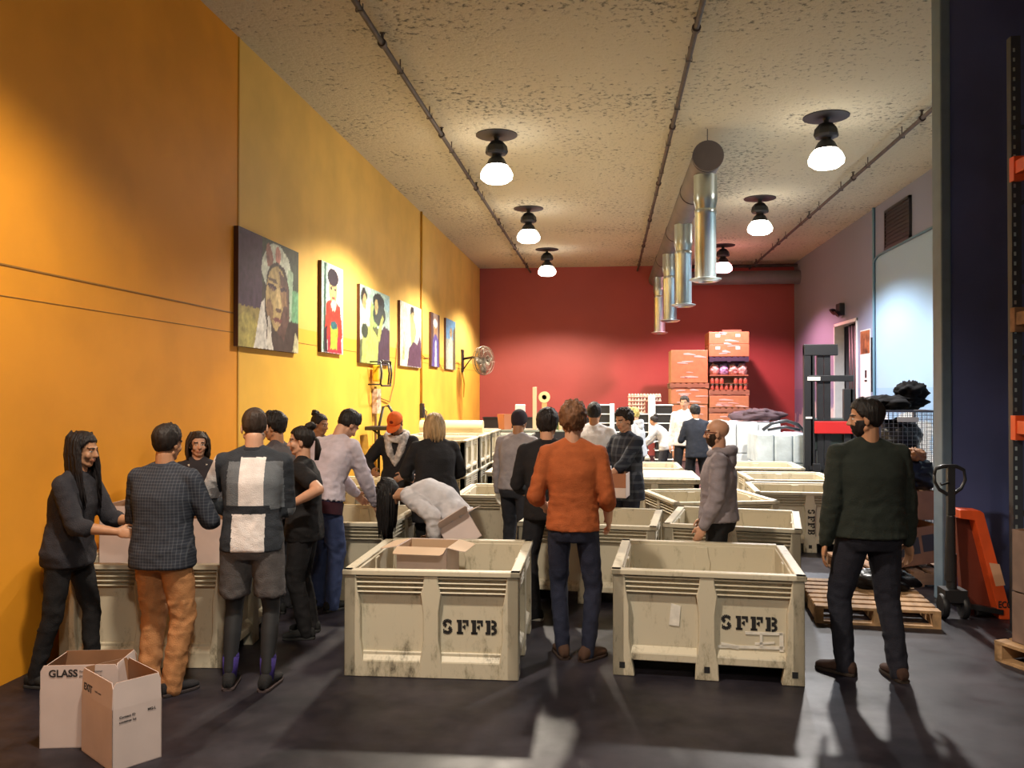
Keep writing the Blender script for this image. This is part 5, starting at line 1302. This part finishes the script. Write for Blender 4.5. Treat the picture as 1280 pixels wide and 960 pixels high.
    if pants.get('belt'):
        MB().rings([(P + fr0[2] * z_ * H, fr0[0], fr0[1], .098 * B * H + .010, .068 * B * H + .010 + belly * .5 * H) for z_ in (.035, .055)]).build('belt', cloth((.02, .015, .01)), root, smooth='auto')
        MB().box(-.045, .045, -.004, 0, -.012, .012, M=Matrix.Translation(P + fr0[2] * .045 * H - fr0[1] * (.068 * B * H + .012) - V((-.03, 0, 0)))).build('belt_patch', cloth((.35, .14, .06)), root)
    if leggings:
        b = MB()
        for sd in (1, -1): b.chain([Hi[sd] * .5 + Kn[sd] * .5, Kn[sd], Kn[sd] * .65 + An[sd] * .35 - V((0, .008, 0)), An[sd] + up * .05], [.043 * H, .031 * H, .031 * H, .022 * H])
        mesh_obj('leggings', remeshed(b, vc, 2), M_leg, root)
    if socks:
        for sd in (1, -1): MB().chain([An[sd], An[sd] + (Kn[sd] - An[sd]) * .30], [.0235 * H, .029 * H]).build('sock', cloth(socks), root, smooth=True)
    # ---- shoes
    for sd in (1, -1):
        fd = V((-math.sin(R(Fy[sd])), math.cos(R(Fy[sd])), 0)); fx = V((fd.y, -fd.x, 0)); A0 = V((An[sd].x, An[sd].y, 0))
        secs = []; ss = []
        for yy, wd, ht in ((-.072, .022, .050), (-.062, .034, .074), (-.03, .040, .095), (.01, .041, .098), (.05, .043, .078), (.09, .047, .060), (.135, .048, .050), (.172, .038, .042), (.190, .020, .030)):
            c = A0 + fd * yy * s; secs.append((c + up * (ht / 2 + .012) * s, fx, up, wd * s, ht / 2 * s))
            ss.append((c + up * .011 * s, fx, up, (wd + .004) * s, .011 * s))
        so_ = MB().rings(secs, 20, p=2.3).build('shoe', cloth(shoe), root, smooth=True)
        MB().rings(ss, 20, p=5).build('shoe_sole', cloth(sole or (.03, .03, .03)), so_, smooth='auto')
    # ---- upper garment(s)
    for gi, sh in enumerate(shirt if isinstance(shirt, list) else [shirt]):
        g = sh.get('g', .008); lo = sh.get('loose', .010); slv = sh.get('sleeve', 'long')
        b = MB(); b.rings(torso(g, hem=sh.get('hem', .03) * H, loose=lo))
        for sd in (1, -1):
            rr_ = [(.031 * H * B ** .5 + g + .003), (.033 * H * B ** .5 + g), (.0285 * H * B ** .5 + g + lo * .4), (.0255 * H * B ** .5 + g + lo * .4), (.0245 * H * B ** .5 + g + lo * .3), (.0185 * H + g)]
            pts = [Sh[sd] - fr2[0] * sd * .02 * H, Sh[sd], Sh[sd] * .5 + El[sd] * .5, El[sd], El[sd] * .55 + Wr[sd] * .45, Wr[sd] * .96 + El[sd] * .04]
            if slv == 'short': pts = pts[:2] + [Sh[sd] * .42 + El[sd] * .58]; rr_ = rr_[:2] + [rr_[2] + .006]
            elif slv == 'elbow': pts = pts[:4] + [El[sd] * .75 + Wr[sd] * .25]; rr_ = rr_[:4] + [rr_[4] + .003]
            if slv != 'none': b.chain(pts, rr_)
            b.caps(sho * .1 + nek * .9 + fr2[0] * sd * .012 * H, Sh[sd] - fr2[0] * sd * .010 * H, .026 * H + g, .029 * H + g)
        me = remeshed(b, sh.get('vox', vc), 3, .5)
        wr = sh.get('wr', .006)
        wrinkle(me, wr, 10, seed + gi * 9, (1, 1, 1.3), (lambda c: 1.3 if (c[2] < P.z + .12 * H or abs(c[0]) > .12 * H) else .6))
        if sh.get('paint'): face_mats(me, lambda c: sh['paint'](c, dict(P=P, wai=wai, che=che, sho=sho, El=El, Wr=Wr, Sh=Sh, H=H)))
        o = mesh_obj(sh.get('name', 'shirt'), me, sh.get('mats') or cloth(sh['col']), root)
        if sh.get('collar'):
            cb = MB(); c0 = nek - fr3[2] * .012 * H
            cb.rings([(c0, fr3[0], fr3[1], .044 * H, .041 * H), (c0 + nd * .022 * H, fr3[0], fr3[1], .037 * H, .037 * H), (c0 + nd * .024 * H, fr3[0], fr3[1], .033 * H, .033 * H)]).build('collar', cloth(sh['collar']), root, smooth=True)
        if sh.get('hood'):
            c0 = nek - fr3[1] * .035 * H - fr3[2] * .012 * H
            hb_ = MB()
            for i in range(15):
                a = R(180 + 180 * i / 14 - 0)
                pass
            pts = [nek + fr3[0] * math.cos(a) * .058 * H + fr3[1] * (math.sin(a) * .062 - .006) * H - fr3[2] * (.006 + .012 * math.sin(a)) * H for a in [R(60 - 300 * i / 18 + 0) for i in range(19)]]
            hb_.chain(pts, [.010 * H] + [(.016 + .008 * math.sin(PI * i / 18)) * H for i in range(1, 18)] + [.010 * H], 12)
            hb_.sphere(c0 - fr3[1] * .02 * H - fr3[2] * .028 * H, (.055 * H, .030 * H, .050 * H), 16, 12, ax=fr3)
            hm = remeshed(hb_, vc, 3); wrinkle(hm, .006, 14, seed); mesh_obj('hood', hm, cloth(sh['hood']), root)
        if sh.get('cuff'):
            for sd in (1, -1):
                a0 = Wr[sd] * .93 + El[sd] * .07 if slv == 'long' else El[sd] * .78 + Wr[sd] * .22; dd = (Wr[sd] - El[sd]).normalized()
                rr0 = (.0190 if slv == 'long' else .0265) * H + g + .001
                MB().cyl(a0 - dd * .035, a0 + dd * .02, rr0, rr0, 18).build('cuff', cloth(sh['cuff']), root, smooth='auto')
    if gloves:
        for sd in (1, -1):
            if gloves == 'L' and sd > 0: continue
            b = MB(); dr = (Wr[sd] - El[sd]).normalized(); th = thumbR if sd > 0 else thumbL
            th = V(th) if th is not None else (V((-sd * .3, 1, 0)) if abs(dr.z) > .6 else V((-sd * .35, 0, 1)))
            hand_geo(b, Wr[sd], dr, th, sd, s, grow=.0035, curl=curl[0] if sd > 0 else curl[1]); b.caps(Wr[sd] - dr * .03, Wr[sd] + dr * .02, .0175 * H, .0175 * H)
            mesh_obj('glove', remeshed(b, .006 * q, 2, .4), cloth((.70, .62, .48)), root)
    if extras: extras(root, dict(P=P, wai=wai, che=che, sho=sho, nek=nek, hp=hp_, hc=hc, HX=HX, HY=HYv, HZ=HZ, El=El, Wr=Wr, Sh=Sh, fr=fr2, fr0=fr0, fr3=fr3, H=H, s=s, An=An, Kn=Kn, B=B))
    return root
BLK = (.014, .013, .014); DKB = (.02, .012, .01)
def X(px, Y): return at(px, 490, Y).x
# 1 woman, far left
person('long haired person in a black top and black trousers beside the orange wall', -3.40, 5.08, -88, 1.62, dict(col=(.030, .028, .034), sleeve='elbow', hem=.05, loose=.014, cuff=(.028, .026, .032)), dict(col=BLK, slim=True),
       hair=('long', (.012, .008, .008), .40, .55), skin='mid', lean=10, head=(0, 6, 0), armR=(.12, .36, .98), armL=(-.10, .38, 1.0), fem=True, feet=((-.10, .12, 4), (.11, -.14, -6)), poleR=(.4, -.8, -.6), poleL=(-.4, -.8, -.6), pel=(0, -.03, 0))
# 2 checked shirt
M_check = grid_cloth('navy_micro_check', (.026, .030, .042), (.085, .09, .105), 52, .22)
person('person in a dark checked shirt and tan trousers, seen from behind', -2.75, 5.00, -4, 1.67, dict(mats=M_check, hem=.055, loose=.016, sleeve='long', collar=(.04, .045, .06), wr=.005), dict(col=(.40, .185, .075), loose=.016, wr=.009),
       hair=('short', (.018, .012, .01)), skin='mid', lean=3, head=(12, 8, 0), armR=(.17, .31, 1.0), armL=(-.16, .31, 1.0), poleR=(.6, -.8, -.4), poleL=(-.5, -.8, -.4), build=1.06, shoe=(.02, .018, .02), sole=(.04, .03, .03), feet=((-.09, .04, 6), (.10, -.02, -28)))
# 3 face behind
def scarf3(root, d):
    H, nek = d['H'], d['nek']; f = d['fr3']
    b = MB()
    for sd in (-1, 1):
        b.chain([nek + f[0] * sd * .045 * H + f[1] * -.01 * H, nek + f[0] * sd * .042 * H + f[1] * .03 * H - f[2] * .03 * H, nek + f[0] * sd * .025 * H + f[1] * .055 * H - f[2] * .12 * H, nek + f[0] * sd * .03 * H + f[1] * .06 * H - f[2] * .22 * H], [.014 * H, .018 * H, .018 * H, .012 * H], 10)
    mesh_obj('pale_scarf', remeshed(b, .012, 3), cloth((.55, .48, .40)), root)
person('smiling dark haired person facing the camera between the checked shirt and the jacket', -3.47, 6.88, 205, 1.53, dict(col=(.035, .03, .035), hem=.05, sleeve='long'), dict(col=BLK), hair=('long', (.03, .018, .012), .16), skin='fair', head=(-10, 0, 0), fem=True, q=1.15, extras=scarf3, armR=(.15, .35, .98), armL=(-.15, .35, .98), pel=(0, 0, 0))
# 4 cycling jacket
M_j = [cloth((.030, .034, .042)), cloth((.70, .64, .62)), cloth((.13, .14, .155)), cloth((.02, .022, .028))]
def jacket(c, d):
    H, P, che, sho = d['H'], d['P'], d['che'], d['sho']; zx = c.z; x_ = c.x - (P.x + (sho.x - P.x) * (zx - P.z) / (sho.z - P.z)); back = c.y < (P.y + .01 + (sho.y - P.y) * (zx - P.z) / max(.01, sho.z - P.z))
    arm = abs(x_) > .122 * H
    wz = P.z + .115 * H
    if arm:
        for sd in (1, -1):
            if x_ * sd > 0:
                if sd < 0 and zx > d['El'][sd].z + .02 and x_ < -.128 * H: return 1
                if zx < d['El'][sd].z + .01: return 2
        return 0
    if back and zx < sho.z + .010 * H:
        if wz - .018 * H < zx < wz + .010 * H and x_ > -.085 * H and x_ < .075 * H: return 3
        if -.045 * H < x_ - .014 * H < .042 * H + .0 * H and zx > wz: return 1
        if -.058 * H < x_ - .005 * H < .056 * H and zx <= wz and zx > P.z - .035 * H: return 1
        if zx > wz and (.042 * H < x_ - .014 * H < .10 * H or -.09 * H < x_ - .014 * H < -.045 * H) and zx < sho.z - .005 * H: return 2
    return 0
person('person in a white, grey and black jacket with grey shorts over black leggings', -2.24, 5.16, 8, 1.78, dict(mats=M_j, paint=jacket, hem=.035, loose=.010, name='cycling_jacket', collar=(.02, .022, .028), wr=.004, vox=.0085), dict(col=(.095, .085, .085), end='knee', name='shorts', loose=.018),
       hair=('buzz', (.045, .028, .02)), skin='fair', lean=5, head=(-14, 16, 0), armR=(.12, .33, 1.06), armL=(-.20, .33, 1.04), poleR=(.35, -1, -.3), poleL=(-.9, -.5, -.3), leggings=True, socks=(.04, .025, .15), shoe=(.018, .017, .018), sole=(.07, .05, .05), feet=((-.125, -.01, 8), (.115, -.04, -8)))
# 5
person('dark haired person in a charcoal top, head just behind the jacket wearer', X(350, 6.95), 6.95, 84, 1.70, dict(col=(.075, .062, .068), loose=.014, hem=.05), dict(col=(.03, .03, .035)), hair=('thick', (.012, .009, .008)), skin='mid', lean=4, head=(-12, 10, 0), armR=(.16, .36, 1.0), armL=(-.16, .36, 1.0), q=1.1, build=1.05)
# 6
person('person in black with a bare bent arm beside the jacket wearer', X(381, 6.25), 6.25, 98, 1.61, dict(col=(.012, .011, .012), sleeve='short', hem=.06, loose=.006), dict(col=(.012, .011, .012), loose=.012), hair=('bun', (.015, .01, .008), 'pony'), skin='fair', lean=2, head=(-10, 2, 0),
       armR=(.14, .34, 1.0), armL=(-.31, .04, 1.03), poleR=(.6, -.8, -.4), poleL=(-.5, -1.0, -.1), fem=True, build=1.12, feet=((-.1, 0, 5), (.1, 0, -5)), thumbL=(.2, 0, 1))
# 7
person('person with a dark topknot looking over from behind the white shirt wearer', X(398, 8.75), 8.75, 215, 1.64, dict(col=(.05, .04, .045), hem=.05), dict(col=BLK), hair=('bun', (.015, .01, .01)), skin='tan', head=(-40, 8, 0), fem=True, q=1.2)
# 8
def watch(root, d):
    w_ = d['Wr'][1]; dd = (d['Wr'][1] - d['El'][1]).normalized()
    MB().cyl(w_ - dd * .03, w_ - dd * .005, .023 * d['s'] + .008, n=16).build('black_watch', cloth((.015, .015, .018)), root, smooth='auto')
    # dark undershirt band at the waist
    P, H, f = d['P'], d['H'], d['fr0']
    MB().rings([(P + f[2] * z_ * H, f[0], f[1], .115 * H + .010, .082 * H + .010) for z_ in (-.055, .0)]).build('undershirt_hem', cloth((.045, .012, .02)), root, smooth='auto')
person('person in a pale lilac shirt and blue jeans leaning over a bin', X(410, 7.05), 7.05, -30, 1.80, dict(col=(.56, .49, .55), hem=-.012, loose=.014, sleeve='long', wr=.008), dict(col=(.035, .05, .12), loose=.014), hair=('short', (.015, .01, .008)), skin='fair', lean=30, head=(10, 45, 0),
       armR=(.20, .40, .80), armL=(-.10, .52, .82), poleR=(.8, -.6, .1), build=1.12, extras=watch, shoe=(.015, .015, .015), feet=((-.1, .02, 6), (.1, .0, -4)), pel=(0, -.08, 0))
# 9 orange cap
def scarf9(root, d):
    H, nek = d['H'], d['nek']; f = d['fr3']; b = MB()
    ring = [nek + f[0] * math.cos(a) * .062 * H + f[1] * (math.sin(a) * .055 + .008) * H + f[2] * (.004 - .018 * max(0, math.sin(a))) * H for a in [2 * PI * i / 20 for i in range(21)]]
    b.chain(ring, [.022 * H] * 21, 10)
    for sd in (-1, 1): b.chain([nek + f[0] * sd * .06 * H + f[1] * .035 * H, nek + f[0] * sd * .035 * H + f[1] * .075 * H - f[2] * .09 * H, nek + f[1] * .085 * H - f[2] * .17 * H], [.022 * H, .024 * H, .016 * H], 10)
    me = remeshed(b, .012, 2); wrinkle(me, .008, 18, 4); mesh_obj('patterned_scarf', me, mat('scarf_print', (.52, .48, .46), .8, var=.55, vscale=22), root)
    MB().box(-.16, .16, .0, .24, 0, .012, M=Matrix.Translation(V((0, .28, .93))) @ Matrix.Rotation(R(12), 4, 'X')).build('folded_cloth', cloth((.6, .56, .56)), root) if False else None
person('person in an orange cap and pale scarf, looking down', X(500, 9.05), 9.05, 176, 1.68, dict(col=(.022, .02, .022), hem=.08, loose=.022), dict(col=BLK), hair=('cap', (.85, .16, .03)), skin='tan', lean=12, head=(4, 38, 0), armR=(.20, .32, 1.02), armL=(-.16, .36, .98), extras=scarf9, q=1.1, fem=True, build=1.1, poleR=(.8, -.2, -.6), curl=(.8, .5))
# 10 blonde
person('blonde person in a long black coat, seen from behind', X(544, 8.15), 8.15, 22, 1.66, dict(col=(.020, .019, .021), hem=.16, loose=.022, name='black_coat'), dict(col=BLK), hair=('long', (.42, .27, .13), .20), skin='fair', lean=6, head=(14, 16, 0), fem=True, build=1.22, armR=(.17, .34, .98), armL=(-.18, .36, .98), q=1.05, poleR=(.7, -.6, -.4), poleL=(-.7, -.6, -.4))
# 11 bending
person('person in a pale grey hoodie bent double, long dark hair hanging down', X(562, 6.95), 6.95, 88, 1.62, dict(mats=[cloth((.52, .50, .52)), cloth((.09, .09, .095))], paint=(lambda c, d: 1 if c.z < d['wai'].z - .075 - (c.y - d['P'].y) * .10 and c.y > d['P'].y - .02 and abs(c.x) < .4 and c.z < d['P'].z + .07 and False else 0), hem=-.02, loose=.03, wr=.010, name='hoodie', sleeve='long'),
       dict(col=(.022, .022, .025)), hair=('long', (.010, .008, .008), .40), skin='mid', lean=86, head=(0, 62, 0), fem=True, build=1.12, armR=(.20, .22, .62), armL=(-.24, .06, .62), poleR=(.5, -1, .3), poleL=(-.6, -1, .4), pel=(0, -.04, -.06), thumbR=(0, 1, .3))
# 12 grey shirt, beanie
person('person in a light grey long sleeved shirt and dark beanie, seen from behind', X(646, 8.78), 8.72, -22, 1.69, dict(col=(.36, .33, .35), hem=.015, loose=.010, wr=.008, cuff=(.34, .31, .33)), dict(col=(.035, .036, .045), slim=False), hair=('beanie', (.035, .025, .035)), skin='mid', lean=6, head=(-8, 18, 0), armL=(-.27, .10, .80), armR=(.20, .34, 1.0), poleL=(-.9, -.6, 0), gloves='L', feet=((-.13, .1, 8), (.12, -.1, -10)), q=1.05, build=1.05)
# 13 black hair behind orange
def swoosh(root, d):
    for sd in (-1,):
        A = d['An'][sd]; b = MB()
        pts = [(-.045, .050), (-.03, .040), (-.01, .036), (.05, .062), (.0, .048), (-.02, .048), (-.035, .058)]
        b.prism([(y_, z_) for y_, z_ in pts], 'x', A.x - .052, A.x - .036); b.v = [(v_[0], v_[1] + A.y, v_[2]) for v_ in b.v]
        b.build('shoe_mark', cloth((.7, .68, .66)), root)
person('black haired person in black standing just behind the orange sweater wearer', -.50, 6.98, 4, 1.73, dict(col=(.016, .014, .015), hem=.05, loose=.012, collar=(.014, .012, .014)), dict(col=(.016, .016, .02)), hair=('thick', (.016, .011, .010)), skin='fair', lean=2, head=(16, 8, 0), extras=swoosh, shoe=(.012, .012, .012), sole=(.5, .48, .45), armL=(-.2, .3, 1.0), armR=(.17, .32, 1.0), feet=((-.10, -.05, 70), (.09, 0, -5)), q=1.05)
# 14 orange sweater
person('person in a burnt orange sweater and dark jeans, seen from behind', -.245, 5.95, 3, 1.80, dict(col=(.35, .085, .024), hem=.020, loose=.012, wr=.007, sleeve='elbow', name='sweater', cuff=(.33, .078, .022)), dict(col=(.018, .020, .038), slim=True), hair=('messy', (.17, .075, .035)), skin='fair', lean=-1, head=(10, 4, 0),
       armL=(-.20, .22, 1.02), armR=(.255, .14, .93), poleL=(-.45, -1, -.3), poleR=(.1, -1, 0), build=.92, shoe=(.07, .035, .022), sole=(.035, .02, .015), feet=((-.07, .03, 12), (.10, -.03, -40)), curl=(.5, .5), thumbR=(0, 1, .2))
# 15 white tee
person('person in a white T-shirt beyond the orange sweater wearer', X(742, 10.0), 10.0, -12, 1.75, dict(col=(.88, .86, .88), sleeve='short', hem=.04, loose=.016), dict(col=(.03, .03, .04)), hair=('short', (.015, .012, .012)), skin='mid', lean=3, head=(-10, 6, 0), armR=(.2, .34, 1.02), armL=(-.2, .34, 1.02), q=1.3, build=1.12)
# 16 plaid
M_plaid = grid_cloth('navy_plaid', (.022, .026, .040), (.085, .095, .12), 11, .30)
def patch16(root, d):
    f, P, c = d['fr'], d['P'], d['che']
person('person in a navy plaid shirt holding a white and brown carton', X(784, 8.92), 8.95, 128, 1.70, dict(mats=M_plaid, hem=.085, loose=.018, sleeve='elbow', collar=(.03, .035, .05), cuff=(.03, .035, .05)), dict(col=(.03, .035, .055)), hair=('messy', (.022, .013, .010)), skin='fair', lean=2, head=(-2, 14, 0),
       armR=(.10, .33, .97), armL=(-.13, .40, .97), poleR=(.8, -.7, -.3), poleL=(-.8, -.6, -.3), gloves=True, q=1.05, thumbL=(0, .2, 1), thumbR=(0, .2, 1))
# 17 a, b
person('blond person with a pale hood near the black crates', X(797, 14.7), 14.7, 60, 1.60, dict(col=(.50, .52, .56), hem=.05, loose=.02, hood=(.50, .52, .56)), dict(col=(.05, .05, .06)), hair=('messy', (.45, .36, .12)), skin='fair', lean=6, head=(0, 18, 0), q=1.5, fem=True)
person('small dark haired person in white bending by the black crates', X(826, 17.4), 17.4, 70, 1.45, dict(col=(.6, .6, .6), hem=.05, loose=.02), dict(col=(.05, .05, .06)), hair=('bun', (.02, .015, .012)), skin='mid', lean=34, head=(0, 12, 0), q=1.5, fem=True, armR=(.2, .4, .7), armL=(-.2, .4, .7), pel=(0, -.1, 0))
# 18, 19
person('person in a white printed sweatshirt facing the camera, near the carton stacks', X(856, 16.2), 16.2, 168, 1.80, dict(mats=mat('printed_sweatshirt', (.66, .63, .60), .8, var=.25, vscale=16), hem=.045, loose=.02), dict(col=(.018, .018, .022)), hair=('short', (.03, .02, .015)), skin='fair', head=(8, 8, 0), q=1.5, armR=(.27, .06, .82), feet=((-.14, .05, 8), (.14, -.05, -14)))
person('person in a navy jacket with a pale collar, beside the white sweatshirt wearer', X(871, 14.6), 14.6, 12, 1.66, dict(col=(.022, .026, .038), hem=.07, loose=.02, collar=(.6, .58, .55)), dict(col=(.016, .016, .02)), hair=('thick', (.014, .012, .012)), skin='mid', lean=8, head=(0, 22, 0), q=1.5, armR=(.18, .34, 1.0), armL=(-.18, .34, 1.0), feet=((-.14, .05, 8), (.14, -.05, -14)))
# 20 bald
def glasses(root, d):
    hp = d['hp']; b = MB()
    for sd in (-1, 1):
        b.tube([hp(sd * .031 + .023 * math.cos(a), .096, .002 + .016 * math.sin(a)) for a in [2 * PI * i / 14 for i in range(15)]], .0028, 6)
        b.tube([hp(sd * .054, .094, .008), hp(sd * .074, .06, .008), hp(sd * .082, -.005, .002)], .0035, 6)
    b.tube([hp(-.009, .098, .004), hp(.009, .098, .004)], .0028, 6)
    b.build('glasses', cloth((.09, .012, .01)), root, smooth=True)
    w_ = d['Wr'][-1]; dd = (w_ - d['El'][-1]).normalized()
    MB().cyl(w_ - dd * .075, w_ - dd * .02, .043, .041, n=18).build('shirt_cuff', cloth((.05, .06, .11)), root, smooth='auto')
    MB().cyl(w_ - dd * .018, w_ + dd * .004, .031, n=18).build('wrist_watch', cloth((.02, .02, .02)), root, smooth='auto')
person('bald bearded person with glasses in a grey hoodie, in profile', X(898, 6.95), 6.95, 84, 1.66, dict(col=(.26, .225, .245), hem=.015, loose=.020, wr=.009, name='hoodie', hood=(.27, .235, .255), cuff=(.05, .06, .10)), dict(col=(.014, .013, .014), slim=True), hair=('bald', (0, 0, 0)), skin='fair', lean=0, head=(0, 2, 0), beard=(.035, .018, .01), extras=glasses,
       armL=(-.22, .12, .80), armR=(.24, .12, .80), poleL=(-.5, -1, 0), build=1.10, thumbL=(0, 1, .2))
# 21 green sweater
person('broad bearded person in a dark green sweater and dark trousers, back turned', 1.70, 5.80, 8, 1.83, dict(col=(.020, .025, .020), hem=.018, loose=.018, wr=.007, name='sweater'), dict(col=(.016, .016, .024), loose=.012), hair=('short', (.012, .009, .008)), skin='mid', lean=0, head=(-68, 4, 0), beard=(.012, .008, .007),
       armR=(.275, .02, .86), armL=(-.29, .0, .85), poleR=(.1, -1, 0), poleL=(-.1, -1, 0), build=1.12, belly=.006, shoe=(.055, .028, .02), sole=(.03, .02, .015), feet=((-.16, .05, 42), (.14, -.07, 2)))
